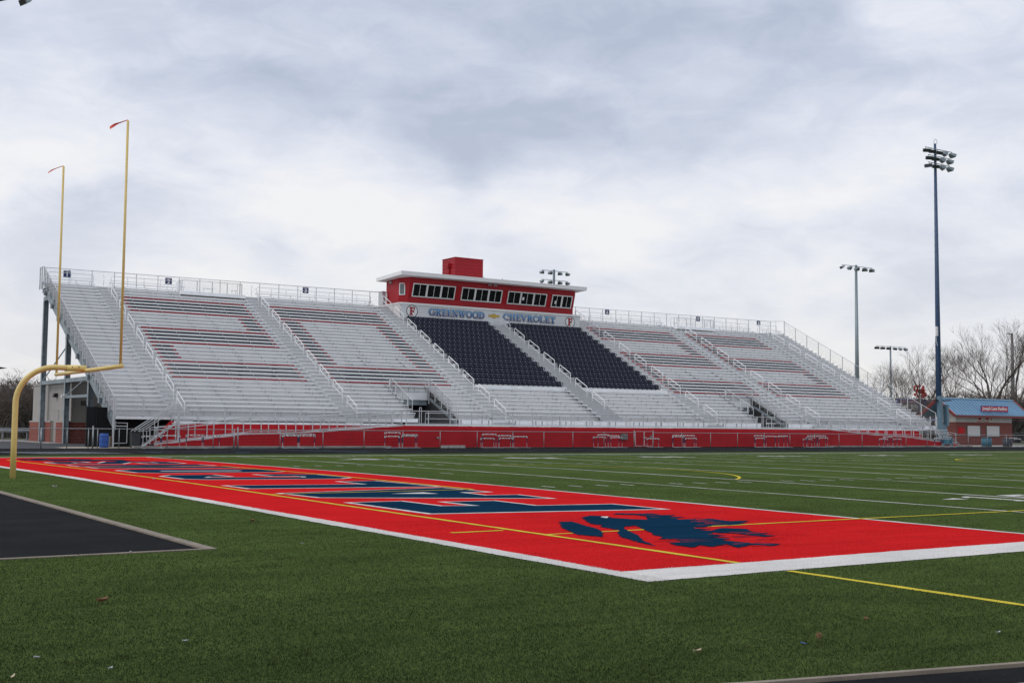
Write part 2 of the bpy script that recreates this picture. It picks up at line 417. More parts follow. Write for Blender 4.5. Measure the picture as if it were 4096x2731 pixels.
# far running track
ft = drape('far_track', [rect(-120, 200, 53.45, 64.62)], 0.006, M_TRACK)
for i in range(1, 9):
    y = 53.7 + 1.19 * i
    segs = []
    x = -40.0
    while x < 130:
        l = random.uniform(2, 9); segs.append(rect(x, x + l, y, y + 0.045)); x += l + random.uniform(.5, 6)
    drape('lane_line', segs, 0.011, M_LANE, ft)
drape('track_mark', [[(9 + .55 * i, 55.2), (9.3 + .55 * i, 55.2), (7.2 + .55 * i, 58.6), (6.9 + .55 * i, 58.6)] for i in range(-6, 3)], 0.012, M_LANE, ft)
M_TBLUE = mat('blue_lane_paint', (0.05, 0.22, 0.33), 0.8, var=0.3)
drape('track_mark', [[(19.0, 63.4), (19.15, 63.4), (25.2, 55.9), (25.0, 55.9)], rect(11.5, 12.5, 56.8, 57.0), rect(16.6, 17.5, 56.3, 56.5)], 0.012, M_TBLUE, ft)

# painted end zone
drape('end_zone', [fuzzy(rect(0, 9.08, 0, W), .35, .012)], 0.004, M_TRED, field)
drape('end_line', [fuzzy(rect(-0.31, 0.0, -0.85, W + .6), .2, .014, .016)], 0.008, M_TWHITE, field)
drape('side_line', [fuzzy(rect(0.0, 110, -0.85, 0.0), .2, .014, .012)], 0.008, M_TWHITE, field)
drape('side_line', [fuzzy(rect(0.0, 110, W, W + .45), .5, .012)], 0.008, M_TWHITE, field)
drape('goal_line', [fuzzy(rect(9.06, 9.20, 0, W), .25, .018, .016)], 0.008, M_TWHITE, field)
for i in range(1, 21):
    x = 9.144 + 4.572 * i; w = .065 if i % 2 == 0 else .05
    drape('yard_line', [fuzzy(rect(x - w, x + w, 0.1, W), .4, .018, .014)], 0.008, M_TWHITE, field)
for yh in (15.7, 32.55):
    drape('hash_mark', [rect(9.144 + .9144 * i - .045, 9.144 + .9144 * i + .045, yh - .3, yh + .3) for i in range(1, 100) if i % 5], 0.008, M_TWHITE, field)
drape('hash_mark', [rect(9.144 + .9144 * i - .04, 9.144 + .9144 * i + .04, W - 1.0, W - .45) for i in range(1, 100) if i % 5], 0.008, M_TWHITE, field)
drape('kick_mark', [rect(11.75, 11.82, 23.6, 24.5)], 0.008, M_TWHITE, field)
# yard numbers, one pair for every ten yards, on both sides of the field
DIG = {'1': [[(.42, 0), (.62, 0), (.62, 1), (.42, 1)], [(.25, 0), (.41, 0), (.41, .1), (.25, .1)], [(.63, 0), (.79, 0), (.79, .1), (.63, .1)], [(.2, .74), (.41, .88), (.41, 1), (.2, .86)]],
       '0': [[(.1, .0), (.9, .0), (.9, .18), (.1, .18)], [(.1, .82), (.9, .82), (.9, 1), (.1, 1)], [(.05, .19), (.3, .19), (.3, .81), (.05, .81)], [(.7, .19), (.95, .19), (.95, .81), (.7, .81)]],
       '2': [[(.1, 0), (.95, 0), (.95, .18), (.1, .18)], [(.1, .19), (.35, .19), (.35, .45), (.1, .45)], [(.1, .46), (.9, .46), (.9, .62), (.1, .62)], [(.65, .63), (.9, .63), (.9, .81), (.65, .81)], [(.1, .82), (.9, .82), (.9, 1), (.1, 1)]],
       '3': [[(.1, 0), (.65, 0), (.65, .18), (.1, .18)], [(.66, 0), (.92, 0), (.92, 1), (.66, 1)], [(.3, .42), (.65, .42), (.65, .58), (.3, .58)], [(.1, .82), (.65, .82), (.65, 1), (.1, 1)]],
       '4': [[(.55, 0), (.8, 0), (.8, 1), (.55, 1)], [(.05, .28), (.54, .28), (.54, .44), (.05, .44)], [(.05, .45), (.28, .45), (.28, 1), (.05, 1)]],
       '5': [[(.1, 0), (.9, 0), (.9, .18), (.1, .18)], [(.65, .19), (.9, .19), (.9, .45), (.65, .45)], [(.1, .46), (.9, .46), (.9, .62), (.1, .62)], [(.1, .63), (.35, .63), (.35, .81), (.1, .81)], [(.1, .82), (.95, .82), (.95, 1), (.1, 1)]]}
def numeral(ch, x0, near):
    out = []
    for q in DIG[ch]:
        p = []
        for u, v in q:
            if near: p.append((x0 + u * 1.22, 6.25 + v * 1.75))
            else: p.append((x0 + 1.22 - u * 1.22, 42.3 - v * 1.85))
        out.append(p)
    return out
for i in range(1, 10):
    x = 9.144 + 9.144 * i; n = str(min(i, 10 - i)) + '0'
    drape('yard_number', numeral(n[0], x - 1.5, True), 0.0085, M_TWHITE, field)
    drape('yard_number', numeral(n[1], x + .3, True), 0.0085, M_TWHITE, field)
    drape('yard_number', numeral(n[1], x - 1.5, False), 0.0085, M_TWHITE, field)
    drape('yard_number', numeral(n[0], x + .3, False), 0.0085, M_TWHITE, field)
    if i != 5:
        s = -1 if i < 5 else 1; xa = x + s * 1.75
        for ya in (7.45, 41.2): drape('arrow_mark', [[(xa, ya - .22), (xa, ya + .22), (xa + s * .75, ya)]], 0.0085, M_TWHITE, field)
# soccer lines in yellow
def band(pts, w):
    L_, R_ = [], []
    for i, p in enumerate(pts):
        a, b = pts[max(i - 1, 0)], pts[min(i + 1, len(pts) - 1)]
        d = math.dist(a, b); nx, ny = -(b[1] - a[1]) / d * w / 2, (b[0] - a[0]) / d * w / 2
        L_.append((p[0] + nx, p[1] + ny)); R_.append((p[0] - nx, p[1] - ny))
    return L_ + R_[::-1]
YC = 24.4
for nm, poly in (('soccer_goal_line', rect(1.80, 1.92, -0.01, 44.6)), ('soccer_goal_line', rect(1.80, 1.92, -5.8, -0.86)),
                 ('soccer_touch_line', rect(1.92, 100, 4.17, 4.27)), ('soccer_touch_line', rect(1.92, 60, 44.5, 44.6)),
                 ('soccer_box_line', rect(7.34, 7.46, YC - 9.16, YC + 9.16)), ('soccer_box_line', rect(1.92, 7.34, YC - 9.22, YC - 9.12)),
                 ('soccer_box_line', rect(1.92, 7.34, YC + 9.12, YC + 9.22)), ('soccer_corner_mark', rect(0.72, 1.68, 5.05, 5.17))):
    drape(nm, [fuzzy(poly, .25, .012)], 0.004 if poly[0][1] < -1 else 0.0165 if 'box' in nm else 0.0105, M_TYEL, field)
arc = [(12.86 + 9.15 * math.cos(t), YC + 9.15 * math.sin(t)) for t in [R(-53.0) + R(106.0) * i / 60 for i in range(61)]]
drape('soccer_arc', [band(arc, .11)], 0.0105, M_TYEL, field)
circ = [(54.86 + 9.15 * math.cos(t), YC + 9.15 * math.sin(t)) for t in [2 * math.pi * i / 90 for i in range(90)]]
drape('soccer_circle', [band(circ[:46], .11), band(circ[45:] + circ[:1], .11)], 0.0105, M_TYEL, field)
drape('team_box_band', [fuzzy(rect(30, 62, 46.0, 46.35), .4, .05), fuzzy(rect(33, 58, 47.4, 47.6), .4, .05)], 0.0065, M_TTEAL, field)

# FALCONS: navy letters with white outline, read from the field
LET = {
 'F': ([(2.28, 8.57), (2.23, 12.12), (3.66, 12.09), (3.69, 10.42), (4.24, 10.26), (4.17, 11.53), (5.60, 11.40), (5.57, 9.75), (7.36, 9.46), (7.42, 7.64)], None),
 'A': ([(2.39, 13.75), (2.18, 15.66), (7.22, 16.44), (7.29, 14.12), (6.55, 14.22), (6.50, 13.16), (7.33, 13.04), (7.26, 11.38)], [(4.55, 14.36), (5.55, 14.58), (5.6, 13.92)]),
 'L': ([(2.25, 17.63), (2.19, 19.33), (5.93, 18.66), (5.86, 20.27), (7.19, 20.24), (7.36, 16.70)], None),
 'C': ([(2.36, 23.0), (2.33, 25.0), (2.85, 25.7), (4.30, 25.6), (4.33, 23.95), (3.62, 24.0), (3.45, 23.72), (6.08, 23.02), (6.2, 23.3), (6.08, 23.75), (5.45, 23.9), (5.40, 25.4), (6.65, 25.25), (7.35, 24.5), (7.42, 22.2), (6.8, 21.6), (2.95, 22.35)], None),
 'O': ([(2.50, 28.0), (2.45, 30.2), (3.1, 30.9), (6.75, 30.3), (7.42, 29.6), (7.5, 27.4), (6.9, 26.9), (3.1, 27.5)], [(3.65, 29.15), (3.65, 28.75), (6.2, 28.15), (6.2, 28.6)]),
 'N': ([(2.48, 32.46), (2.42, 34.0), (4.75, 34.35), (2.4, 34.85), (2.34, 36.4), (7.4, 35.9), (7.5, 34.2), (5.1, 33.75), (7.45, 32.9), (7.55, 31.35)], None),
 'S': ([(2.45, 38.6), (2.38, 40.3), (2.95, 41.2), (4.15, 41.0), (4.2, 39.8), (3.5, 39.75), (3.5, 39.15), (4.2, 39.05), (4.95, 40.9), (5.8, 41.1), (6.9, 40.6), (7.42, 39.8), (7.45, 37.6), (6.9, 37.0), (5.7, 37.3), (5.6, 38.6), (6.4, 38.4), (6.4, 39.2), (5.7, 39.3), (4.9, 37.5), (4.2, 37.5), (2.95, 38.0)], None)}
for ch in 'FALCONS':
    poly, hole = LET[ch]; st = .12 if poly[0][1] < 20 else .25
    drape('letter_outline', [fuzzy(poly, st, .012)], 0.0085, M_TWHITE, field)
    drape('painted_letter', [fuzzy(inset(poly, .14), st, .012)], 0.0125, M_TNAVY, field)
    if hole: drape('letter_outline', [hole], 0.0165, M_TWHITE, field)
# falcon emblem beside the lettering at each end
BIRD = [[(3.48, 6.07), (3.1, 5.5), (2.80, 5.04), (2.55, 4.5), (2.31, 3.93), (2.43, 3.50), (2.87, 4.04), (3.2, 4.6), (3.49, 5.44), (3.72, 6.02)],
        [(4.43, 6.69), (4.84, 6.97), (5.0, 6.75), (4.89, 6.34), (4.93, 6.22), (5.1, 5.9), (5.21, 5.75), (5.72, 6.39), (5.74, 6.75), (5.45, 7.05), (5.68, 7.22), (6.0, 6.95), (6.31, 6.93), (6.2, 6.5), (6.45, 6.4), (6.05, 6.15), (6.3, 5.95), (5.92, 5.76), (5.75, 5.55), (6.15, 5.5), (6.03, 5.36), (6.35, 5.45), (6.47, 5.40), (6.35, 4.95), (6.75, 4.75), (6.41, 4.52), (6.15, 4.5), (6.3, 4.3), (5.75, 4.21), (5.5, 4.3), (5.06, 4.09), (4.9, 4.2),
         (4.76, 4.0), (4.95, 3.8), (4.60, 3.75), (4.71, 3.55), (5.0, 3.75), (5.25, 3.85), (5.5, 3.55), (5.16, 3.06), (5.3, 2.8), (4.95, 2.75), (5.05, 2.45), (4.73, 2.36), (4.72, 2.75), (4.71, 3.01), (4.48, 3.30), (4.3, 3.05), (4.45, 2.85), (4.1, 2.95), (4.25, 2.6), (3.9, 2.75), (4.05, 2.4), (3.71, 2.26), (3.83, 1.74), (4.15, 1.45), (3.83, 1.30), (3.6, 1.55), (3.47, 1.48), (3.15, 1.33), (3.3, 1.6), (3.39, 1.81), (3.15, 1.72), (2.94, 1.61), (2.92, 1.87), (2.62, 1.66), (2.6, 2.0), (2.72, 2.30), (3.0, 2.35), (3.16, 2.65), (3.0, 2.85), (3.28, 3.08), (3.35, 3.4), (3.55, 3.65), (3.80, 4.13), (4.20, 4.86), (3.90, 4.79), (3.6, 4.4),
         (3.53, 4.26), (3.1, 3.45), (2.64, 2.80), (2.45, 2.4), (2.28, 2.09), (2.40, 2.57), (2.68, 3.37), (3.05, 3.9), (3.41, 4.32), (3.52, 4.98), (3.76, 5.2), (3.71, 5.34), (3.76, 5.56)]]
for pl in BIRD:
    drape('falcon_emblem', [fuzzy(pl, .05, .018)], 0.0135, M_TNAVY, field)
    drape('falcon_emblem', [[(x, W - .6 - y) for x, y in pl]], 0.0135, M_TNAVY, field)
# torn feather ends: navy slivers round the wings and red slivers cut into them
rb = random.Random(3); navy_s, red_s = [], []
for (cx, cy, n, sx, sy) in ((5.9, 6.0, 14, .5, .8), (5.9, 4.9, 14, .7, .5), (5.0, 3.0, 16, .5, .6), (4.2, 2.4, 14, .45, .6), (3.5, 1.6, 8, .5, .25), (3.0, 2.6, 8, .3, .4)):
    for q in range(n):
        x, y = cx + rb.gauss(0, sx * .55), cy + rb.gauss(0, sy * .55); l = rb.uniform(.18, .6); a = rb.gauss(-.25, .25); w_ = rb.uniform(.012, .03)
        tri = [(x, y - w_), (x + l * math.cos(a), y + l * math.sin(a)), (x, y + w_)]
        (navy_s if q % 4 == 1 else red_s).append(tri)
drape('falcon_emblem', navy_s, 0.0138, M_TNAVY, field); drape('falcon_emblem', red_s, 0.0142, M_TRED, field)
drape('falcon_emblem', [[(4.72, 6.30), (4.86, 6.45), (5.0, 6.62), (4.88, 6.66), (4.74, 6.52)]], 0.0175, M_TWHITE, field)

# paved yard left of the stands, and concrete walks
drape('paved_yard', [rect(-60, 16.2, 64.9, 102)], 0.004, M_ASPH)
drape('concrete_walk', [[(9.0, 64.9), (17, 64.9), (17, 69.8), (10.4, 69.8), (9.0, 67.2)]], 0.010, mat('tan_concrete', (0.42, 0.36, 0.29), 0.9, var=0.12, scale=1.2, fine=0.08, fscale=20))
drape('concrete_walk', [rect(-40, 13.4, 93, 98.5), rect(11.8, 13.4, 82.2, 92.99)], 0.010, M_CONC)
drape('concrete_walk', [rect(92, 160, 64.9, 73.8)], 0.006, M_CONC)

# loose fibres standing up from the synthetic turf near the lens, too many to count
def fibres(name, region, count, material, h=(.010, .026)):
    mb = MB(); k = 0
    while k < count:
        x, y = region()
        if x is None: continue
        k += 1
        z = zg(y); a = random.uniform(0, math.pi); w = random.uniform(.0018, .0042); hh = random.uniform(*h)
        ca, sa = math.cos(a) * w, math.sin(a) * w; lx, ly = random.uniform(-.014, .014), random.uniform(-.014, .014)
        o = len(mb.v)
        mb.v += [(x - ca, y - sa, z), (x + ca, y + sa, z), (x + lx, y + ly, z + hh)]; mb.f.append((o, o + 1, o + 2)); mb.m.append(0)
    me = bpy.data.meshes.new(name); me.from_pydata(mb.v, [], mb.f); me.materials.append(material)
    o = bpy.data.objects.new(name, me); col.objects.link(o); o.parent = field; o['kind'] = 'stuff'
    return o
CX, CY = -8.97, -11.17
def in_view(lo, hi):
    d = lo * (hi / lo) ** random.random(); a = YAW + random.uniform(-.40, .42)
    return CX + d * math.sin(a), CY + d * math.cos(a)
def kerb_y(x):
    for (x0, y0), (x1, y1) in zip(KERB, KERB[1:]):
        if x0 <= x <= x1: return y0 + (y1 - y0) * (x - x0) / (x1 - x0)
    return -9
def r_green():
    x, y = in_view(6.0, 42)
    if (1.79 < x < 1.93 and y < -.84) or y < kerb_y(x) + .02 or (x < -3.22 and y > 4.48): return None, None
    if x > -.31 and y > -.85 and (x < 9.3 or y < .05): return None, None
    if y > 48 or any(abs(x - 9.144 - 4.572 * q) < .07 for q in range(1, 9)): return None, None
    return x, y
def r_white():
    if random.random() < .5: return random.uniform(0, 12), random.uniform(-.85, 0)
    return random.uniform(-.31, 0), -.85 + 14 * random.random() ** 1.3
def r_red():
    x, y = in_view(10, 28)
    if not (0 < x < 9.0 and 0 < y < 7.4): return None, None
    if 1.78 < x < 1.94 or 4.1 < y < 4.35 : return None, None
    for pl in BIRD:
        c = False; n = len(pl)
        for i in range(n):
            (xa, ya), (xb, yb) = pl[i], pl[i - 1]
            if (ya > y) != (yb > y) and x < (xb - xa) * (y - ya) / (yb - ya) + xa: c = not c
        if c: return None, None
    return x, y
fibres('turf_fibres', r_green, 300000, mat('green_fibre', (0.049, 0.072, 0.0222), 0.7, streak=0.22, var=0.25, scale=1.2, spec=0.1))
fibres('turf_fibres', r_white, 30000, mat('white_fibre', (0.66, 0.64, 0.61), 0.6, var=0.1, scale=25, spec=0.2))
fibres('turf_fibres', r_red, 40000, mat('red_fibre', (0.60, 0.018, 0.020), 0.6, streak=0.10, var=0.12, scale=25, spec=0.2))
# ================================================================== GRANDSTAND
Y0, Z0, RUN, RISE, NR = 67.0, 2.19, 0.6, 0.3048, 35
XL, XR = 12.6, 94.2
GZ = 0.10
def yt(k): return Y0 + RUN * k           # front edge of tread k
def zt(k): return Z0 + RISE * k          # top of tread k
stand = empty('grandstand', (53.4, 67.0, GZ), 'long aluminium grandstand with a red front wall beside the running track', 'grandstand')
SECT = [(12.7, 16.25), (17.6, 28.6), (30.0, 41.2), (43.1, 51.9), (53.9, 63.2), (65.0, 76.2), (77.9, 89.2), (90.9, 94.15)]
AISLE = [17.0, 29.5, 42.2, 53.15, 64.2, 77.05, 90.05]
VOM = [(34.65, 38.1), (69.8, 73.2)]       # entry tunnels
def spans(s, k):
    """bench x-ranges of section s (0-7) in row k"""
    a, b = SECT[s]
    if s in (3, 4) and k > 8: return []
    out = [(a, b)]
    for v0, v1 in VOM:
        if a < v0 < b and k <= 6: out = [(a, v0 - .05), (v1 + .05, b)]
    if s == 1 and k >= 33: out = [(a, 22.95)] if k == 34 else [(a, 23.05)]
    if s == 6 and k >= 33: out = [(83.1, b)]
    return out
_mesh = {}
def plank(kind, L_):
    key = (kind, round(L_, 3))
    if key not in _mesh:
        mb = MB()
        if kind == 'bench':                     # extruded seat plank with a turned-down lip
            mb.prism([(0, 0), (0, -.068), (.014, -.068), (.014, -.022), (.25, -.022), (.25, -.05), (.262, -.05), (.262, 0)], 'X', 0, L_)
            me = mb.mesh('bench_plank', M_ALU)
        elif kind == 'riser':
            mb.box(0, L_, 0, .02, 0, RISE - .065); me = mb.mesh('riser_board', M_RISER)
        else:
            mb.prism([(0, 0), (0, -.05), (.02, -.05), (.02, -.02), (RUN - .02, -.02), (RUN - .02, 0)], 'X', 0, L_); me = mb.mesh('tread_plank', M_TREAD)
        _mesh[key] = me
    return _mesh[key]
brk = MB()
for k in range(NR):
    for s in range(8):
        for a, b in spans(s, k):
            place('bench_plank', plank('bench', b - a), (a, yt(k) + .42, zt(k) + .43), stand)
            x = math.ceil((a - .15) / 1.83) * 1.83 + .3
            xs = [a + .22]
            while x < b - .3:
                if x > a + .6: xs.append(x)
                x += 1.83
            xs.append(b - .25)
            for q in xs:
                brk.box(q - .016, q + .016, yt(k) + .52, yt(k) + .575, zt(k) + .002, zt(k) + .40)
                brk.box(q - .03, q + .03, yt(k) + .44, yt(k) + .66, zt(k) + .37, zt(k) + .405)
tag(brk.build('seat_bracket', mat('bracket_metal', (0.62, 0.63, 0.64), 0.6, 0.0), stand), kind='stuff')
# treads and risers: one board for every row of every section, with the half aisles beside it
EDGE = [XL, 16.95, 29.45, 42.15, 53.1, 64.15, 77.0, 90.0, XR]
for k in range(NR):
    for s in range(8):
        a, b = EDGE[s], EDGE[s + 1]
        if s in (3, 4) and k > 8: continue
        parts = [(a, b)]
        for v0, v1 in VOM:
            if a < v0 < b and k <= 7: parts = [(a, v0), (v1, b)]
        if s == 1 and k >= 33: parts = [(a, 23.05), (28.65, b)]
        if s == 6 and k >= 33: parts = [(a, 77.1), (82.8, b)]
        for p, q in parts:
            place('tread_plank', plank('tread', q - p - .012), (p + .006, yt(k), zt(k)), stand)
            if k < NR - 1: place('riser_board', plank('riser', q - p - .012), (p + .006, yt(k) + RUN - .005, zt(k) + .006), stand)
# front fascia under the first row
fa = MB()
for a, b in [(XL, 34.6), (38.15, 69.75), (73.25, XR)]: fa.box(a, b, Y0 + .02, Y0 + .06, 1.72 if a > 14 else 1.92, Z0 - .052)
fa.build('front_fascia', M_ALU, stand)
# coloured riser panels that spell 20 (left) and 25 (right)
def panel(k, a, b, m_):
    mb = MB(); mb.box(a, b, yt(k) + RUN - .035, yt(k) + RUN - .012, zt(k) + .258, zt(k) + .366)
    mb.build('painted_panel', m_, stand)
def bar(k, a, b, both=True):
    panel(k, a + .27, b - .27, M_NAVYPAINT); panel(k, b - .265, b, M_REDPAINT); panel(k, a, a + .265, M_REDPAINT)
def digit(n, a, b, w=1.6):
    for k0 in (30, 12) + ((21,) if n != '0' else ()):
        panel(k0, a, b, M_REDPAINT); panel(k0 - 4, a, b, M_REDPAINT)
        for k in (k0 - 1, k0 - 2, k0 - 3): bar(k, a, b)
    side = {'2': [(range(22, 26), 1), (range(13, 17), 0)], '5': [(range(22, 26), 0), (range(13, 17), 1)], '0': [(range(13, 26), 0), (range(13, 26), 1)]}[n]
    for ks, rgt in side:
        for k in ks: bar(k, *((b - w, b) if rgt else (a, a + w)))
digit('2', 17.9, 28.08); digit('0', 30.3, 40.58); digit('2', 64.1, 75.1); digit('5', 77.2, 87.75)
# aisle half steps
for i, xa in enumerate(AISLE):
    mb = MB()
    w0, w1 = [(16.3, 17.55), (28.66, 29.95), (41.3, 43.0), (51.98, 53.8), (63.3, 64.9), (76.3, 77.8), (89.3, 90.8)][i]
    if i == 3:      # middle aisle climbs through the chair rows
        for j in range(70):
            y, z = Y0 + .3 * j, Z0 + .1524 * j
            if y > 84.6: break
            mb.box(w0 - .2, w1 + .1, y, y + .34, z + .10, z + .15); mb.box(w0 - .2, w1 + .1, y + .02, y + .04, z - .06, z + .098)
    else:
        for k in range(NR - 1):
            mb.box(w0, w1, yt(k) + .29, yt(k) + RUN - .008, zt(k) + .115, zt(k) + .155)
            mb.box(w0, w1, yt(k) + .31, yt(k) + .33, zt(k) + .002, zt(k) + .113)
        mb.box(w0, w1, Y0 - .31, Y0 - .01, 1.93, 1.97); mb.box(w0, w1, Y0 - .29, Y0 - .27, 1.752, 1.928)
    tag(mb.build('aisle_steps', mat('step_metal', (0.50, 0.51, 0.52), 0.6, 0.0, var=0.1), stand), kind='stuff')
# aisle handrails: hoops of two posts, a top rail and a mid rail
def hoop(x, ru, rl):
    """upper post at row position ru, lower post at rl"""
    P = lambda r, h: (x, Y0 + RUN * r, Z0 + RISE * r + h)
    mb = MB()
    mb.tube([P(ru, -.02), P(ru, .86), P(ru - .12, .93), P(rl + .10, .93), P(rl, .84), P(rl, -.10)], .029, 6)
    mb.tube([P(ru, .46), P(rl, .46)], .024, 6)
    mb.build('handrail', mat('bright_handrail', (0.90, 0.90, 0.90), 0.45), stand, smooth=True)
for i, xa in enumerate(AISLE):
    top = 34.4 if i not in (2, 3, 4) else (34.4 if i != 3 else 29.3)
    r = top
    while r > 1.5:
        hoop(xa, r, max(r - 2.75, -.7)); r -= 4.0
# top guard rail along the back, chain link below it
YB = 88.15
gb = MB(); 
for a, b in [(XL + .05, 42.9), (62.9, 92.6)]:
    n = max(1, round((b - a) / 1.76)); xs = [a + (b - a) * i / n for i in range(n + 1)]
    rail = MB().tube([(a, YB, 13.84 if a < 50 else 13.95), (b, YB, 13.92 if a < 50 else 14.05)], .026, 6); rail.build('back_rail', M_RAIL, stand, smooth=True)
    for x in xs:
        t = (x - a) / (b - a); z1 = (13.84 + .08 * t) if a < 50 else (13.95 + .10 * t)
        MB().box(x - .025, x + .025, YB - .03, YB + .02, zt(34) - .15, z1 - .02).build('guard_post', M_RAIL, stand)
    tag(wires(MB(), [(a, YB, zt(34)), (b, YB, zt(34)), (b, YB, 14.0), (a, YB, 13.84)], .07, .0011).build('chain_link_mesh', M_WIRE, stand), kind='stuff')
# short angled return at the right end of the back rail
MB().tube([(92.6, YB, 14.05), (XR, 87.5, 14.12), (XR, 87.5, 12.6)], .026, 6).tube([(93.2, 87.9, 14.08), (93.2, 87.9, 12.6)], .024, 6).build('back_rail', M_RAIL, stand)
# low inner rails behind the last bench
def inner(a, b):
    y = 87.72; z1, z2 = 13.47, 13.12
    zb_ = zt(34) + .1
    mb = MB().tube([(a, y, zb_), (a, y, z1 - .1), (a + .08, y, z1), (b - .08, y, z1), (b, y, z1 - .1), (b, y, zb_)], .020, 5).tube([(a, y, z2), (b, y, z2)], .017, 5)
    n = max(1, round((b - a) / 1.4))
    for i in range(1, n): mb.tube([(a + (b - a) * i / n, y, zb_), (a + (b - a) * i / n, y, z1)], .017, 5)
    mb.build('inner_rail', M_RAIL, stand)
for a, b in [(12.75, 16.2), (17.6, 22.95), (29.97, 40.97), (64.9, 75.6), (83.4, 88.6), (90.4, 93.2)]: inner(a, b)
# wheelchair platforms let into the top rows
def platform(a, b):
    y0, z = 86.75, 12.60
    MB().box(a, b, y0 + .03, YB, z - .05, z).box(a, b, y0, y0 + .025, z - .30, z).box(a, a + .03, y0 + .03, YB - .3, z - .3, z - .055).box(b - .03, b, y0 + .03, YB - .3, z - .3, z - .055).build('platform_deck', M_ALU, stand)
    mb = MB().tube([(a + .05, YB - .3, z), (a + .05, YB - .3, z + .92), (a + .05, y0 + .06, z + .92), (b - .3, y0 + .06, z + .92), (b - .3, YB - .3, z + .92), (b - .3, YB - .3, z)], .024, 6)
    for x in [a + .05 + (b - a - .35) * i / 4 for i in range(5)]: mb.box(x - .03, x + .03, y0 + .04, y0 + .09, z, z + .92)
    mb.box(a + .02, a + .08, y0 + .5, y0 + .56, z, z + .92).box(b - .33, b - .27, y0 + .5, y0 + .56, z, z + .92)
    mb.build('platform_rail', M_RAIL, stand)
    tag(wires(MB(), [(a + .05, y0 + .06, z + .03), (b - .3, y0 + .06, z + .03), (b - .3, y0 + .06, z + .92), (a + .05, y0 + .06, z + .92)], .07).build('chain_link_mesh', M_WIRE, stand), kind='stuff')
    for x0, x1 in ((a + .15, a + .55), (a + 2.05, a + 3.05), (b - 1.0, b - .45)):
        MB().box(x0, x1, y0 + .7, y0 + .95, z + .40, z + .44).box(x0 + .08, x0 + .12, y0 + .78, y0 + .86, z, z + .4).box(x1 - .12, x1 - .08, y0 + .78, y0 + .86, z, z + .4).build('platform_bench', M_ALU, stand)
platform(23.08, 28.62); platform(77.15, 82.75)
# sloping side rails at both ends
def side_rail(x, mesh_on, sgn):
    top = [(x, 88.2, 13.92), (x, Y0 + .15, 3.33)] if sgn < 0 else [(x, 87.6, 14.08), (x, Y0, 3.44)]
    mb = MB().tube(top, .026, 6)
    if sgn < 0: mb.tube([(x, 89.6, 13.95), (x, 88.2, 13.92)], .026, 6)
    (xa, ya, za), (xb, yb, zb_) = top
    n = 18 if sgn < 0 else 12
    for i in range(n + 1):
        t = i / n; y, z = ya + (yb - ya) * t, za + (zb_ - za) * t
        mb.box(x - .03, x + .03, y - .03, y + .03, z - (1.55 if sgn < 0 else 1.45), z)
    if sgn < 0:
        for y in (88.9, 89.55): mb.box(x - .04, x + .04, y - .05, y + .05, 12.2, 13.95)
    mb.build('side_rail', M_RAIL, stand)
    tag(wires(MB(), [(x, yb, zb_ - 1.2), (x, ya, za - 1.2), (x, ya, za), (x, yb, zb_)], .07).build('chain_link_mesh', M_WIRE, stand), kind='stuff')
side_rail(XL - .06, True, -1); side_rail(XR + .06, True, 1)
MB().tube([(XR + .06, Y0, 3.44), (XR + .06, Y0, 1.85), (XR + 2.2, Y0, .95)], .026, 6).build('side_rail', M_RAIL, stand)
# raking stringers and columns under the ends, beams and braces
sl = RISE / RUN
def rake(x, w=.16, d=.55):
    y0_, y1_ = Y0 + .8, 89.7
    z0_, z1_ = Z0 - .42, Z0 - .42 + sl * (y1_ - y0_)
    MB().add([(x, y0_, z0_ - d), (x + w, y0_, z0_ - d), (x + w, y1_, z1_ - d), (x, y1_, z1_ - d), (x, y0_, z0_), (x + w, y0_, z0_), (x + w, y1_, z1_), (x, y1_, z1_)],
             [(0, 3, 2, 1), (4, 5, 6, 7), (0, 1, 5, 4), (1, 2, 6, 5), (2, 3, 7, 6), (3, 0, 4, 7)]).build('raking_beam', M_STEEL, stand)
for x in (12.72, 29.4, 53.0, 77.0, 93.9): rake(x)
sg = MB()        # stepped end plate of the left edge
for k in range(0, NR, 1):
    sg.add([(XL - .02, yt(k), zt(k) - .06), (XL - .02, yt(k) + RUN, zt(k) - .06), (XL - .02, yt(k) + RUN, zt(k) - .42 + .1), (XL - .02, yt(k) + .1, zt(k) - .42 - .05),
            (XL + .02, yt(k), zt(k) - .06), (XL + .02, yt(k) + RUN, zt(k) - .06), (XL + .02, yt(k) + RUN, zt(k) - .42 + .1), (XL + .02, yt(k) + .1, zt(k) - .42 - .05)],
           [(0, 1, 2, 3), (7, 6, 5, 4), (0, 4, 5, 1), (1, 5, 6, 2), (2, 6, 7, 3), (3, 7, 4, 0)])
for y in (71.0, 74.2, 77.3, 80.4, 83.4, 85.6, 88.0): sg.box(XL - .06, XL + .1, y - .18, y + .18, Z0 + sl * (y - Y0) - 1.25, Z0 + sl * (y - Y0) - .9)
sg.build('end_stringer', M_STEEL, stand)
for x in (13.0, 29.4, 53.0, 77.0, 93.6):
    for y in (75.6, 82.3, 90.1):
        zt_ = min(Z0 + sl * (y - Y0) - .95, 11.35)
        mb = MB().box(x, x + .36, y - .02, y + .02, GZ, zt_).box(x - .001, x + .03, y - .18, y + .18, GZ, zt_).box(x + .33, x + .361, y - .18, y + .18, GZ, zt_)
        if y > 90: mb.box(x + .02, x + .34, 88.0, 90.3, 11.36, 11.7)
        else: mb.beam((x + .18, y, zt_ - .15), (x + .18, y - 1.0, zt_ - .5), .2, .24)
        mb.build('column', M_STEEL, stand)
MB().box(13.02, 13.2, 75.8, 89.9, 4.62, 4.92).build('tie_beam', M_STEEL, stand)
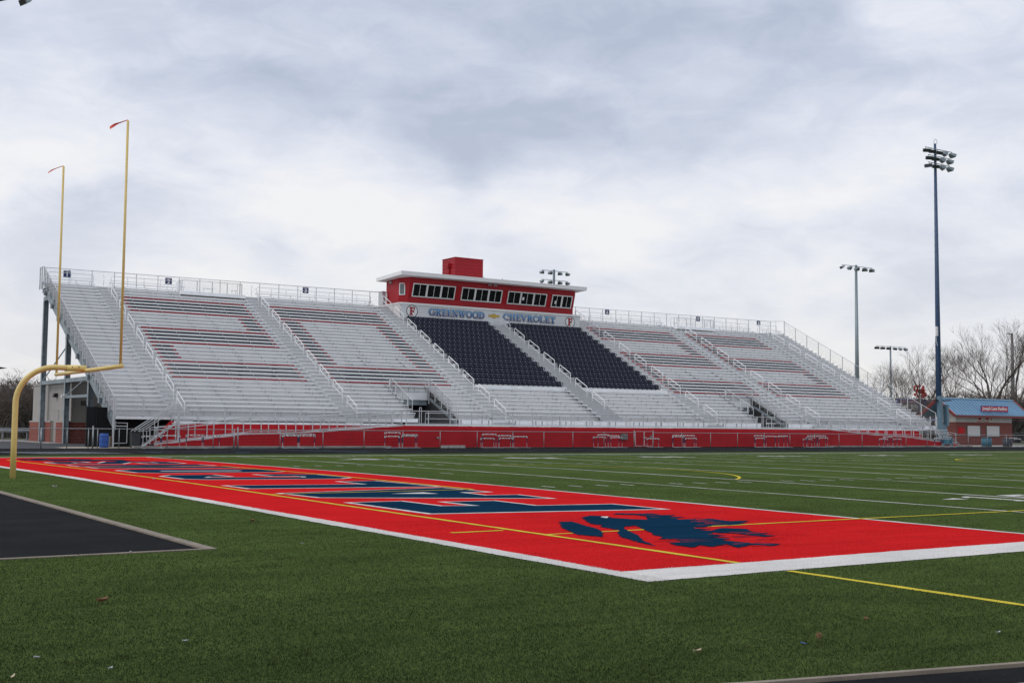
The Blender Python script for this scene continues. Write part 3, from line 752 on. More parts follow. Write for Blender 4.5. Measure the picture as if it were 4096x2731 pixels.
MB().box(13.02, 13.2, 75.8, 82.1, 3.45, 3.65).build('tie_beam', M_STEEL, stand)
MB().beam((13.1, 89.9, 4.95), (13.1, 82.5, 8.2 - .9), .07, .07).build('diagonal_brace', M_STEEL, stand)
MB().beam((13.1, 82.1, 3.65), (13.1, 76.0, 4.9), .07, .07).build('diagonal_brace', M_STEEL, stand)
MB().box(XL + .1, XR - .1, 89.0, 89.3, 11.9, 12.2).build('back_beam', M_STEEL, stand)
MB().box(XL, XR, 88.0, 88.9, 12.2, 12.5).build('back_walk', M_TREAD, stand)
# entry tunnels: side rails, back rail, side stringers, inner stair, added dark sheets that block the light
for v0, v1 in VOM:
    for x in (v0, v1):
        P = lambda y, h: (x, y, Z0 + sl * (y - Y0) + h)
        mb = MB().tube([P(71.55, -.9), P(71.55, .86), P(68.0, .86), (x, 68.0, 1.76)], .025, 6)
        for y in (70.6, 69.6, 68.7): mb.box(x - .04, x + .04, y - .04, y + .04, Z0 + sl * (y - Y0) - .5, Z0 + sl * (y - Y0) + .84)
        mb.box(x - .05, x + .05, 71.5, 71.62, 3.4, 5.3)
        mb.build('tunnel_rail', M_RAIL, stand)
        tag(wires(MB(), [P(68.0, -.25), P(71.55, -.25), P(71.55, .86), P(68.0, .86)], .06).build('chain_link_mesh', M_WIRE, stand), kind='stuff')
        MB().beam((x, 67.3, 1.9), (x, 71.4, 3.75), .07, .22).build('tunnel_stringer', M_STEEL, stand)
        sg_ = -.03 if x == v0 else .03
        MB().prism([(67.05, GZ), (77.4, GZ), (77.4, Z0 + sl * 10.4 - .12), (67.05, Z0 - .06)], 'X', x + sg_ - .02, x + sg_ + .02).build('tunnel_light_blocker', mat('tunnel_shade_grey', (0.03, 0.03, 0.032), 0.8), stand)  # added side sheet: blocks sky light, its dark colour stands for shade
    zb_ = zt(8)
    mb = MB().tube([(v0, 71.75, zb_ - .05), (v0, 71.75, zb_ + .55), (v1, 71.75, zb_ + .55), (v1, 71.75, zb_ - .05)], .022, 6).tube([(v0, 71.75, zb_ - .32), (v1, 71.75, zb_ - .32)], .018, 6)
    for i in (1, 2): mb.tube([(v0 + (v1 - v0) * (i / 2 if i < 2 else .93), 71.75, zb_ - .32), (v0 + (v1 - v0) * (i / 2 if i < 2 else .93), 71.75, zb_ + .55)], .022, 6)
    mb.build('tunnel_rail', M_RAIL, stand)
    tag(wires(MB(), [(v0, 71.75, zb_ - .3), (v1, 71.75, zb_ - .3), (v1, 71.75, zb_ + .53), (v0, 71.75, zb_ + .53)], .06).build('chain_link_mesh', M_WIRE, stand), kind='stuff')
    MB().box(v0, v1, 71.78, 71.82, zb_ - .95, zb_ - .06).build('tunnel_header', M_ALU, stand)
    MB().box(v0, v1, 71.9, 72.0, zb_ - 1.35, zb_ - .96).build('tunnel_header', M_STEEL, stand)
    MB().box(v0 - 1, v1 + 1, 77.5, 77.6, GZ, 6.8).build('tunnel_light_blocker', M_BLACK, stand)  # added black back sheet standing for the shade inside the tunnel
    st = MB()
    for j in range(9): st.box(v0 + .3, v1 - .3, 68.4 + .3 * j, 68.75 + .3 * j, 1.58 - .17 * j, 1.62 - .17 * j)
    st.beam((v0 + .3, 68.3, 1.5), (v0 + .3, 71.4, -.1 + .3), .05, .25).beam((v1 - .3, 68.3, 1.5), (v1 - .3, 71.4, .2), .05, .25)
    st.tube([(v0 + .9, 68.4, 2.45), (v0 + .9, 71.2, .9)], .022, 6).tube([(v0 + 1.8, 68.4, 2.45), (v0 + 1.8, 71.2, .9)], .022, 6)
    st.build('tunnel_stair', M_STEEL, stand)
    # gates in front of the tunnel: short hinged bars
    mb = MB()
    for x in (v0 + .05, v0 + .22, v1 - .22, v1 - .05): mb.tube([(x, 67.0, 1.76), (x, 67.0, 3.0 if x in (v0 + .05, v1 - .05) else 2.95)], .024, 6)
    for za in (3.0,): mb.tube([(v0 + .05, 67.0, za), (v0 + .22, 67.0, za)], .024, 6).tube([(v1 - .22, 67.0, za), (v1 - .05, 67.0, za)], .024, 6)
    mb.tube([(v0 + .5, 66.9, 1.76), (v0 + .5, 66.9, 2.62), (v1 - .3, 66.9, 2.62), (v1 - .3, 66.9, 1.76)], .024, 6).tube([(v0 + .5, 66.9, 2.2), (v1 - .3, 66.9, 2.2)], .02, 6)
    mb.build('tunnel_gate', M_RAIL, stand)

# front deck, red siding below it, guard rail on it
YF = 65.3
DZ = 1.75
DK0, DK1 = 32.6, 76.8
MB().box(DK0, DK1, YF + .02, Y0 + .02, DZ - .06, DZ).build('deck', M_TREAD, stand)
MB().box(DK0, DK1, YF - .015, YF + .018, DZ - .075, DZ + .03).build('deck_edge', M_ALU, stand)
NB = 8; BH = (DZ - .09 - .14) / NB
for i in range(NB):
    z0_ = .14 + BH * i
    for a, b in ((DK0 - .2, 43.6), (43.605, 54.6), (54.605, 65.6), (65.605, DK1 + .1)):
        MB().prism([(YF - .045, z0_), (YF + .02, z0_), (YF + .02, z0_ + BH), (YF - .002, z0_ + BH)], 'X', a, b).build('siding_board', M_RED, stand)
RAMPL = [(14.6, .36), (20.9, 1.07), (25.0, 1.17), (32.4, 1.72)]
RAMPR = [(76.8, 1.72), (83.6, 1.22), (87.2, 1.12), (95.2, .40)]
def ramp_z(prof, x):
    for (xa, za), (xb, zb_) in zip(prof, prof[1:]):
        if xa <= x <= xb: return za + (zb_ - za) * (x - xa) / (xb - xa)
    return prof[0][1] if x < prof[0][0] else prof[-1][1]
def ramp(prof, x0, x1):
    """sloping walkway with red siding clipped to the slope, white edge and railings"""
    for i in range(NB):
        z0_ = .14 + BH * i; z1_ = z0_ + BH
        n = 60; run = []
        for j in range(n + 1):
            x = x0 + (x1 - x0) * j / n; top = min(z1_, ramp_z(prof, x) - .05)
            if top > z0_ + .004: run.append((x, top))
            if (top <= z0_ + .004 or j == n) and len(run) > 1:
                vs = []; fs = []
                for x_, t_ in run:
                    vs += [(x_, YF - .045, z0_), (x_, YF - .045 + .043 * (t_ - z0_) / BH, t_), (x_, YF + .02, t_), (x_, YF + .02, z0_)]
                for q in range(len(run) - 1):
                    o = q * 4; fs += [(o, o + 4, o + 5, o + 1), (o + 1, o + 5, o + 6, o + 2), (o + 2, o + 6, o + 7, o + 3)]
                MB().add(vs, fs).build('siding_board', M_RED, stand); run = []
            elif top <= z0_ + .004: run = []
    eb = MB(); dk = MB()
    for (xa, za), (xb, zb_) in zip(prof, prof[1:]):
        eb.beam((xa, YF - .01, za - .03), (xb, YF - .01, zb_ - .03), .035, .10)
        eb.beam((xa, YF - .01, za + .12), (xb, YF - .01, zb_ + .12), .03, .05)
        dk.add([(xa, YF + .02, za), (xb, YF + .02, zb_), (xb, 66.66, zb_), (xa, 66.66, za), (xa, YF + .02, za - .05), (xb, YF + .02, zb_ - .05), (xb, 66.66, zb_ - .05), (xa, 66.66, za - .05)],
               [(0, 1, 2, 3), (7, 6, 5, 4), (0, 4, 5, 1), (2, 6, 7, 3)])
    eb.build('ramp_edge', M_RAIL, stand); dk.build('ramp_deck', M_TREAD, stand)
    for y in (YF, 66.6):
        mb = MB(); tr = [(x, y, z + 1.02) for x, z in prof]; mb.tube(tr, .022, 6)
        mb.tube([(x, y - .06, z + .84) for x, z in prof], .016, 6)
        n = 14
        for j in range(n + 1):
            x = x0 + .1 + (x1 - x0 - .2) * j / n; z = ramp_z(prof, x); mb.box(x - .024, x + .024, y - .025, y + .025, z - .02, z + 1.0)
        mb.build('ramp_rail', M_RAIL, stand)
ramp(RAMPL, 14.6, 32.4); ramp(RAMPR, 76.8, 95.2)
tag(wires(MB(), [(25.2, YF, 1.3), (32.4, YF, 1.85), (32.4, YF, 2.72), (25.2, YF, 2.18)], .06).build('chain_link_mesh', M_WIRE, stand), kind='stuff')
# red wall behind the ramps
for i in range(NB):
    z0_ = .14 + BH * i
    MB().prism([(66.69, z0_), (66.75, z0_), (66.75, z0_ + BH), (66.733, z0_ + BH)], 'X', 16.15, DK0).build('siding_board', M_RED, stand)
    MB().prism([(66.69, z0_), (66.75, z0_), (66.75, z0_ + BH), (66.733, z0_ + BH)], 'X', DK1, 91.2 + (1.4 - .2 * i)).build('siding_board', M_RED, stand)
MB().box(16.15, DK0, 66.69, 67.02, DZ - .08, DZ + .05).box(DK1, 92.2, 66.69, 67.02, DZ - .08, DZ + .05).build('deck_edge', M_ALU, stand)
MB().prism([(14.3, .14), (16.14, .14), (16.14, 1.82), (15.9, 1.82)], 'Y', 66.28, 66.32).build('stair_side', M_RED, stand)
# guard rails at the front of the deck
def guard(a, b, y, z, h=.98, step=1.87, mid=True):
    mb = MB().tube([(a, y, z + h), (b, y, z + h)], .026, 6).tube([(a, y, z + .08), (b, y, z + .08)], .02, 6)
    n = max(1, round((b - a) / step))
    for i in range(n + 1):
        x = a + (b - a) * i / n; mb.box(x - .026, x + .026, y - .03, y + .03, z, z + h)
    mb.build('deck_guard', M_RAIL, stand)
    tag(wires(MB(), [(a, y, z + .08), (b, y, z + .08), (b, y, z + h), (a, y, z + h)], .055, .0014).build('chain_link_mesh', M_WIRE, stand), kind='stuff')
guard(DK0 + .1, DK1 - .1, YF + .05, DZ)
guard(16.2, 32.4, 66.95, DZ + .05, 1.0); guard(DK1 + .2, 92.2, 66.95, DZ + .05, 1.0)
guard(XL, 16.1, Y0 - .02, Z0 - .1, 1.12)
# second row of low rails in front of the first bench
for a, b in ((43.6, 51.5), (54.6, 62.9), (65.4, 69.2), (73.6, 76.4)):
    n = round((b - a) / 1.4)
    mb = MB().tube([(a, 66.95, DZ), (a, 66.95, DZ + 1.0), (b, 66.95, DZ + 1.0), (b, 66.95, DZ)], .022, 6)
    for i in range(1, n): mb.tube([(a + (b - a) * i / n, 66.95, DZ), (a + (b - a) * i / n, 66.95, DZ + 1.0)], .019, 5)
    mb.build('inner_rail', M_RAIL, stand)
# stairs at the left end, from the walk up to the first aisle
ls = MB()
for j in range(10): ls.box(13.95 + .225 * j, 14.25 + .225 * j, 65.6, 66.26, .24 + .16 * j, .28 + .16 * j)
ls.beam((13.9, 65.58, .18), (16.2, 65.58, 1.80), .05, .13).build('stair', M_RAIL, stand)
mb = MB()
for y in (65.58, 66.3): mb.tube([(13.4, y, 1.15), (15.8, y, 2.75), (16.2, y, 3.0)], .028, 6).tube([(13.85, y, 1.15), (16.1, y, 2.62)], .024, 6).tube([(14.9, y, .8), (14.9, y, 2.1)], .026, 6).tube([(13.97, y, .2), (13.97, y, 1.18), (14.4, y, 1.2), (14.42, y, .3)], .026, 6)
mb.box(16.15, 16.28, 65.5, 65.62, .14, 2.8); mb.build('stair_rail', M_RAIL, stand)
mb = MB().tube([(12.35, 66.5, .3), (12.35, 66.5, 1.68), (13.22, 66.5, 1.66), (13.22, 66.5, .4), (12.35, 66.5, .38)], .03, 6).tube([(12.35, 66.5, 1.48), (13.22, 66.5, 1.46)], .025, 6)
mb.box(12.3, 12.4, 66.45, 66.55, GZ, 3.3); mb.build('stair_rail', M_RAIL, stand)
# right-hand end stair and landing
mb = MB().box(92.2, 94.3, 65.6, 67.0, DZ - .02, DZ + .05).beam((91.0, 65.7, 2.6), (94.2, 65.7, .5), .05, .2).beam((94.3, 66.9, 1.7), (97.0, 66.9, .2), .05, .26)
for j in range(8): mb.box(94.3 + .3 * j, 94.62 + .3 * j, 66.0, 66.95, 1.55 - .17 * j, 1.6 - .17 * j)
for x in (91.3, 92.3, 93.3, 94.3): mb.box(x - .04, x + .04, 66.9, 66.98, DZ, 3.1)
mb.box(91.3, 94.3, 66.92, 66.96, 2.72, 2.77).box(91.3, 94.3, 66.92, 66.96, 2.1, 2.14); mb.build('end_landing', M_RAIL, stand)
# concrete footing strips at the ramps
MB().box(13.2, 31.2, 64.75, YF - .03, GZ - .1, .235).build('footing', M_CONC, stand)
MB().box(76.1, 97, 64.75, YF - .03, GZ - .1, .22).build('footing', M_CONC, stand)
# ================================================================== CHAIR BLOCKS
CR, CRI = 0.9, 0.457
def yc(j): return 72.3 + CR * j
def zc_(j): return 5.06 + CRI * j
CDROP = .27     # the seats hang from the riser, low over the tread
for k in range(9, NR):
    for a, b in ((42.15, 42.98), (63.28, 64.15)):
        place('tread_plank', plank('aisle_tread', b - a), (a, yt(k), zt(k)), stand)
        if k < NR - 1: place('riser_board', plank('riser', b - a), (a, yt(k) + RUN - .005, zt(k) + .006), stand)
for j in range(15):
    for a, b in ((42.98, 52.0), (53.78, 63.28)):
        mb = MB().prism([(yc(j), zc_(j)), (yc(j), zc_(j) - .05), (yc(j) + CR - .02, zc_(j) - .05), (yc(j) + CR - .02, zc_(j))], 'X', a, b); mb.build('tread_plank', M_TREAD, stand)
        if j < 14: MB().box(a, b, yc(j) + CR - .015, yc(j) + CR + .005, zc_(j) + .005, zc_(j) + CRI - .055).build('riser_board', M_RISER, stand)
        else: MB().box(a, b, yc(j) - .005, yc(j) + .02, zc_(j) - CRI, zc_(j) - .055).build('riser_board', M_RISER, stand)
MB().box(42.98, 52.0, 72.26, 72.29, 4.80, 5.0).box(53.78, 63.28, 72.26, 72.29, 4.80, 5.0).build('block_fascia', M_ALU, stand)
# one moulded seat: curved back, tipped-up seat pan, bracket, white number tags
def chair_mesh(full=True):
    mb = MB(); w = .245
    prof = [(.52, .80), (.50, .74), (.49, .52), (.47, .40)]
    vs = []; fs = []
    xs = [-w, -w * .82, -w * .4, 0, w * .4, w * .82, w]; dyc = [-.05, -.015, 0, .008, 0, -.015, -.05]; dz = [-.07, -.012, 0, 0, 0, -.012, -.07]
    for (y, z) in prof:
        for x, q, e in zip(xs, dyc, dz): vs.append((x, y + q, z + (e if z > .79 else 0)))
    n = len(xs)
    for i in range(3):
        for q in range(n - 1): fs.append((i * n + q, i * n + q + 1, (i + 1) * n + q + 1, (i + 1) * n + q))
    mb.add(vs, fs)
    mb.add([(x, y + .035, z) for x, y, z in vs], [tuple(reversed(f)) for f in fs])
    o = 0
    for q in range(n - 1): mb.f.append((q, q + 1, q + 1 + len(vs), q + len(vs))); mb.m.append(0)
    # seat pan folded up in front of the back, with a rounded lower edge
    mb.prism([(.47, .40), (.40, .43), (.36, .50), (.37, .60), (.40, .61), (.41, .52), (.44, .46), (.48, .44)], 'X', -w * .93, w * .93)
    mb.prism([(.30, .385), (.48, .355), (.50, .40), (.34, .44)], 'X', -w * .96, w * .96)
    mb.box(-.03, .03, .46, .60, .29, .38)
    mb.add([(-.035, .462, .765), (.035, .462, .765), (.035, .455, .715), (-.035, .455, .715)], [(0, 1, 2, 3)], 1)
    mb.add([(.0, .352, .575), (.12, .352, .575), (.12, .345, .545), (.0, .345, .545)], [(0, 1, 2, 3)], 2)
    mb.add([(-.13, .352, .585), (-.09, .352, .585), (-.09, .345, .55), (-.13, .345, .55)], [(0, 1, 2, 3)], 2)
    return mb
M_TAG2 = mat('grey_plate', (0.22, 0.23, 0.26), 0.5)
ch_mb = chair_mesh(); ch_me = ch_mb.mesh('stadium_seat', [M_NAVY, mat('seat_tag', (0.42, 0.43, 0.46), 0.5), M_TAG2])
arm = MB()
loop = [(0, .62, .66), (0, .42, .68), (0, .26, .65), (0, .22, .58), (0, .28, .48), (0, .44, .40), (0, .62, .40)]
arm.tube(loop, .03, 6)
arm_me = arm.mesh('armrest', M_NAVY)
rest = MB(); NCH = 17
for blk, (a, b) in enumerate(((43.05, 51.72), (53.95, 62.62))):
    step = (b - a) / NCH
    for j in range(14):
        for i in range(NCH):
            x = a + step * (i + .5); loc = (x, yc(j), zc_(j) - CDROP)
            if j < 8 or (j == 8 and blk == 0):
                o = place('stadium_seat', ch_me, loc)
                tag(o, 'navy stadium seat, %s from the left in the %s row up, %s navy block' % (ORD(i + 1), ORD(j + 1), 'left' if blk == 0 else 'right'), 'stadium seat', 'navy stadium seats in two blocks below the press box')
                if i == NCH - 1: place('armrest', arm_me, (x + step * .56, yc(j), zc_(j) - CDROP), o)
                if i == 0: place('armrest', arm_me, (x - step * .56, yc(j), zc_(j) - CDROP), o)
            else:
                o_ = len(rest.v); rest.v += [(p[0] + loc[0], p[1] + loc[1], p[2] + loc[2]) for p in ch_mb.v]
                rest.f += [tuple(q + o_ for q in f) for f in ch_mb.f]; rest.m += ch_mb.m
                if i in (0, NCH - 1):
                    o_ = len(rest.v); dx_ = step * (.56 if i else -.56)
                    rest.v += [(p[0] + loc[0] + dx_, p[1] + loc[1], p[2] + loc[2]) for p in arm.v]; rest.f += [tuple(q + o_ for q in f) for f in arm.f]; rest.m += arm.m
ro = rest.build('stadium_seats', [M_NAVY, MATS['seat_tag'], M_TAG2])
tag(ro, 'upper rows of navy stadium seats below the sponsor lettering', 'stadium seats', 'navy stadium seats in two blocks below the press box', 'stuff')

# ================================================================== PRESS BOX
PB = empty('press_box', (52.6, 86.5, 11.2), 'red metal press box with slanted windows on top of the grandstand', 'press box')
M_PB = ribbed('red_ribbed_sheet', (0.36, 0.012, 0.020), 'X', 0.2, 0.45, 0.45)
M_PBS = ribbed('red_ribbed_side', (0.36, 0.012, 0.020), 'Y', 0.2, 0.45, 0.45)
M_SIGNW = mat('sign_wall_sheet', (0.66, 0.68, 0.70), 0.5, var=0.08, scale=0.6, stretch=(.15, 1, 2.5), fine=0.05, fscale=5)
# base: sign wall with narrow vertical joints, light cap, side wall
for i in range(4):
    a = 42.7 + 5.02 * i
    MB().box(a, a + 5.008, 85.0, 85.05, 11.2, 12.62).build('sign_panel', M_SIGNW, PB)
for x in (47.7, 57.75): MB().box(x - .05, x + .05, 84.985, 84.998, 11.2, 12.62).build('joint_cover', M_WHITEF, PB)
MB().box(42.65, 62.85, 84.93, 85.06, 12.625, 12.80).build('base_cap', M_WHITEF, PB)
MB().box(42.62, 42.68, 85.06, 88.3, 11.0, 12.62).box(42.58, 42.68, 85.065, 88.3, 12.63, 12.80).box(62.82, 62.88, 85.06, 88.3, 11.0, 12.62).build('base_side', mat('pale_side_sheet', (0.60, 0.56, 0.55), 0.6), PB)
# walls: plan 43.0-62.8, chamfered front corners; the front leans out above the windows
yu, yl = 85.02, 85.42
zb0, zb1, zb2, zb3 = 12.82, 13.36, 14.72, 15.28
xa, xb = 43.62, 62.25
MB().add([(xa, yu, zb2), (xb, yu, zb2), (xb, yu, zb3), (xa, yu, zb3)], [(0, 1, 2, 3)]).build('upper_wall', M_PB, PB)
MB().add([(xa, yl, zb0), (xb, yl, zb0), (xb, yl, zb1), (xa, yl, zb1)], [(0, 1, 2, 3)]).build('lower_wall', M_PB, PB)
MB().add([(xa, yl, zb1), (xb, yl, zb1), (xb, yu, zb2), (xa, yu, zb2)], [(0, 1, 2, 3)]).build('window_wall', M_PB, PB)
sw = MB()
for (x0, y0_, x1, y1_) in ((43.0, 86.15, 43.0, 88.5), (62.8, 86.15, 62.8, 88.5)):
    sw.add([(x0, y0_, zb0), (x1, y1_, zb0), (x1, y1_, zb3), (x0, y0_, zb3)], [(0, 1, 2, 3)])
sw.build('side_wall', M_PBS, PB)
cw = MB()
for x0, x1 in ((43.0, xa), (62.8, xb)):
    cw.add([(x0, 86.15, zb0), (x1, yl, zb0), (x1, yl, zb1), (x1, yu, zb2), (x1, yu, zb3), (x0, 86.15, zb3)], [(0, 1, 2, 3, 4, 5)])
cw.add([(43.0, 88.5, zb0), (62.8, 88.5, zb0), (62.8, 88.5, zb3), (43.0, 88.5, zb3)], [(0, 1, 2, 3)])
cw.build('corner_wall', M_PBS, PB)
# white roof slab with deep fascia
rf = MB()
RX0, RX1, RY0, RY1 = 42.2, 63.05, 84.15, 89.0
rf.add([(RX0, RY0, 15.20), (RX1, RY0, 15.20), (RX1, RY1, 15.0), (RX0, RY1, 15.0), (RX0, RY0, 15.52), (RX1, RY0, 15.52), (RX1, RY1, 15.32), (RX0, RY1, 15.32)],
       [(0, 3, 2, 1), (4, 5, 6, 7), (0, 1, 5, 4), (1, 2, 6, 5), (2, 3, 7, 6), (3, 0, 4, 7)])
roof = rf.build('roof', M_WHITE, PB)
MB().box(RX0 - .01, RX1 + .01, RY0 - .012, RY0 - .002, 15.42, 15.535).build('roof_trim', M_WHITEF, roof)
for x in (51.1, 53.2): MB().beam((x, RY0 + .1, 15.5), (x - .12, RY0 + .15, 15.66), .05, .05).build('roof_bracket', M_GALV, roof)
# windows on the leaning band
def on_slope(x, t, d=0.0):
    """t = 0 at the sill, 1 at the head of the leaning wall; d stands proud"""
    y = yl + (yu - yl) * t; z = zb1 + (zb2 - zb1) * t
    ln = math.hypot(yl - yu, zb2 - zb1); ny, nz = -(zb2 - zb1) / ln, -(yl - yu) / ln
    return (x, y + ny * d, z + nz * d)
def slab(mb, x0, x1, t0, t1, d0, d1):
    mb.add([on_slope(x0, t0, d0), on_slope(x1, t0, d0), on_slope(x1, t1, d0), on_slope(x0, t1, d0), on_slope(x0, t0, d1), on_slope(x1, t0, d1), on_slope(x1, t1, d1), on_slope(x0, t1, d1)],
           [(0, 3, 2, 1), (4, 5, 6, 7), (0, 1, 5, 4), (1, 2, 6, 5), (2, 3, 7, 6), (3, 0, 4, 7)])
def window_group(x0, x1, units):
    mb = MB(); f = .09; t0, t1 = .05, .94
    slab(mb, x0, x1, t0, t0 + .065, .01, .07); slab(mb, x0, x1, t1 - .065, t1, .01, .07)
    uw = (x1 - x0) / units
    for i in range(units + 1):
        x = x0 + uw * i; slab(mb, max(x0, x - f), min(x1, x + f), t0 + .066, t1 - .066, .01, .068)
    w = mb.build('window', M_WHITEF, PB)
    for i in range(units):
        for q in range(2):
            a = x0 + uw * i + (f + .005 if q == 0 else uw / 2 + .02); b = x0 + uw * i + (uw / 2 - .02 if q == 0 else uw - f - .005)
            g = MB(); slab(g, a, b, t0 + .07, t1 - .07, .015, .03); g.build('pane', M_GLASS, w)
        s = MB(); x = x0 + uw * (i + .5); slab(s, x - .018, x + .018, t0 + .068, t1 - .068, .012, .055); s.build('sash_bar', M_WHITEF, w)
    return w
window_group(43.95, 48.45, 3); window_group(49.15, 53.65, 3)
w3 = window_group(54.32, 58.85, 3); w4 = window_group(59.5, 61.95, 2)
p = MB(); slab(p, 56.02, 56.26, .38, .58, .034, .04); p.build('paper_notice', M_WHITE, w3)
p = MB(); slab(p, 59.9, 60.08, .30, .52, .034, .04); p.build('paper_notice', M_WHITE, w4)
# small window on the chamfer
cd = Vector((xa - 43.0, yl - 86.15, 0)).normalized(); cn = Vector((cd.y, -cd.x, 0))
if cn.x > 0 and cn.y > 0: cn = -cn
cn = Vector((cd.y, -cd.x, 0)); cn = cn if cn.y < 0 else -cn
def on_ch(s, z, d): q = Vector((43.0, 86.15, z)) + cd * s + cn * d; return tuple(q)
def chslab(s0, s1, z0, z1, d0, d1, mb):
    mb.add([on_ch(s0, z0, d0), on_ch(s1, z0, d0), on_ch(s1, z1, d0), on_ch(s0, z1, d0), on_ch(s0, z0, d1), on_ch(s1, z0, d1), on_ch(s1, z1, d1), on_ch(s0, z1, d1)],
           [(0, 3, 2, 1), (4, 5, 6, 7), (0, 1, 5, 4), (1, 2, 6, 5), (2, 3, 7, 6), (3, 0, 4, 7)])
mb = MB(); chslab(.10, .68, 13.55, 13.62, .01, .07, mb); chslab(.10, .68, 14.58, 14.65, .01, .07, mb); chslab(.10, .18, 13.625, 14.575, .01, .07, mb); chslab(.60, .68, 13.625, 14.575, .01, .07, mb)
w5 = mb.build('window', M_WHITEF, PB); mb = MB(); chslab(.185, .595, 13.63, 14.57, .012, .03, mb); mb.build('pane', mat('pale_glass', (0.13, 0.16, 0.16), 0.08, var=0.15), w5)
# twin-head security lamps
for x, y in ((52.1, yu), (52.75, yu)):
    mb = MB().box(x - .04, x + .04, y - .06, y - .002, 14.98, 15.1).box(x - .17, x - .05, y - .16, y - .04, 14.95, 15.09).box(x + .05, x + .17, y - .16, y - .04, 14.95, 15.09); mb.build('wall_lamp', M_GALV, PB)
MB().box(42.85, 42.995, 87.3, 87.75, 14.75, 14.9).build('wall_lamp', M_GALV, PB)
MB().box(42.6, 42.95, 88.5, 89.3, 12.8, 14.1).build('back_screen', M_RAIL, PB)
# lift tower behind the press box, lapped red siding
tw = empty('lift_tower', (52.0, 90.5, 12.2), 'red lapped-siding lift tower rising behind the press box roof', 'tower')
for i in range(17):
    z0_ = 12.2 + .35 * i; z1_ = z0_ + .35
    tp = 18.07 - z0_; h = min(.35, tp)
    if h < .05: break
    MB().prism([(89.5, z0_), (89.56, z0_), (89.56, z0_ + h), (89.53, z0_ + h)], 'X', 51.02, 54.22).build('siding_board', M_PBS, tw)
    MB().prism([(51.0, z0_), (51.06, z0_), (51.06, z0_ + h), (51.03, z0_ + h)], 'Y', 89.57, 92.0).build('siding_board', M_PBS, tw)
    MB().box(54.17, 54.2, 89.57, 92.0, z0_, z0_ + h - .002).build('siding_board', M_PBS, tw)
MB().box(50.97, 54.24, 89.46, 92.04, 18.07, 18.13).build('tower_cap', M_PB, tw)
MB().box(50.86, 50.99, 90.5, 90.75, 15.2, 17.5).box(50.7, 50.99, 90.35, 90.9, 17.2, 17.6).build('downpipe', M_PBS, tw)

# ------------------------------------------------------------------ serif lettering on the sign wall
def glyph(ch):
    """strokes of a bold serif capital in a unit-high box -> (width, [(polyline, widths)])"""
    T, t = .25, .12; S = []
    def l(x0, y0, x1, y1, w=T): S.append(([(x0, y0), (x1, y1)], [w, w]))
    def arc_(cx, cy, rx, ry, a0, a1, w0=T, w1=t, n=14):
        P = []; Wd = []
        for i in range(n + 1):
            a = R(a0 + (a1 - a0) * i / n); P.append((cx + rx * math.cos(a), cy + ry * math.sin(a))); Wd.append(w1 + (w0 - w1) * abs(math.cos(a)))
        S.append((P, Wd))
    def ser(x, y, w=.30): l(x - w / 2, y, x + w / 2, y, t)
    if ch in 'OQ': arc_(.42, .5, .33, .44, 0, 360); return .84, S
    if ch == 'C': arc_(.42, .5, .33, .44, 42, 318); l(.70, .62, .70, .93, t); return .78, S
    if ch == 'G': arc_(.42, .5, .33, .44, 42, 335); l(.70, .64, .70, .93, t); l(.68, .08, .68, .42); ser(.66, .42); return .86, S
    if ch == 'D': l(.2, .05, .2, .95); ser(.14, .95); ser(.14, .05); arc_(.24, .5, .45, .45, -90, 90); return .80, S
    if ch == 'W':
        l(.12, .95, .32, .05); l(.32, .05, .52, .9, t); l(.48, .95, .68, .05); l(.68, .05, .88, .95, t); ser(.12, .95); ser(.5, .95, .2); ser(.9, .95, .24); return 1.02, S
    if ch == 'V': l(.12, .95, .38, .05); l(.38, .05, .62, .95, t); ser(.12, .95); ser(.64, .95, .26); return .76, S
    if ch == 'N': l(.14, .05, .14, .95, t); l(.12, .95, .62, .05); l(.64, .05, .64, .95, t); ser(.14, .05); ser(.1, .95, .24); ser(.66, .95); return .80, S
    if ch == 'H': l(.18, .05, .18, .95); l(.58, .05, .58, .95); l(.2, .5, .56, .5, t); [ser(x, y) for x in (.18, .58) for y in (.05, .95)]; return .78, S
    if ch == 'T': l(.36, .05, .36, .95); l(.06, .95, .66, .95, t); l(.07, .75, .07, .95, t); l(.65, .75, .65, .95, t); ser(.36, .05, .36); return .74, S
    if ch == 'R':
        l(.2, .05, .2, .95); ser(.18, .95); ser(.2, .05, .34); arc_(.26, .72, .28, .23, -90, 90); l(.34, .48, .62, .06, T); ser(.66, .05, .2); return .76, S
    if ch == 'L': l(.2, .05, .2, .95); ser(.2, .95, .34); l(.06, .05, .62, .05, t); l(.61, .05, .61, .3, t); return .68, S
    if ch in 'EF':
        l(.2, .05, .2, .95); ser(.16, .95, .3); l(.2, .95, .6, .95, t); l(.59, .72, .59, .95, t); l(.2, .5, .5, .5, t); l(.48, .38, .48, .62, t)
        if ch == 'E': l(.06, .05, .62, .05, t); l(.61, .05, .61, .3, t)
        else: ser(.2, .05, .36)
        return .68, S
    return .4, S
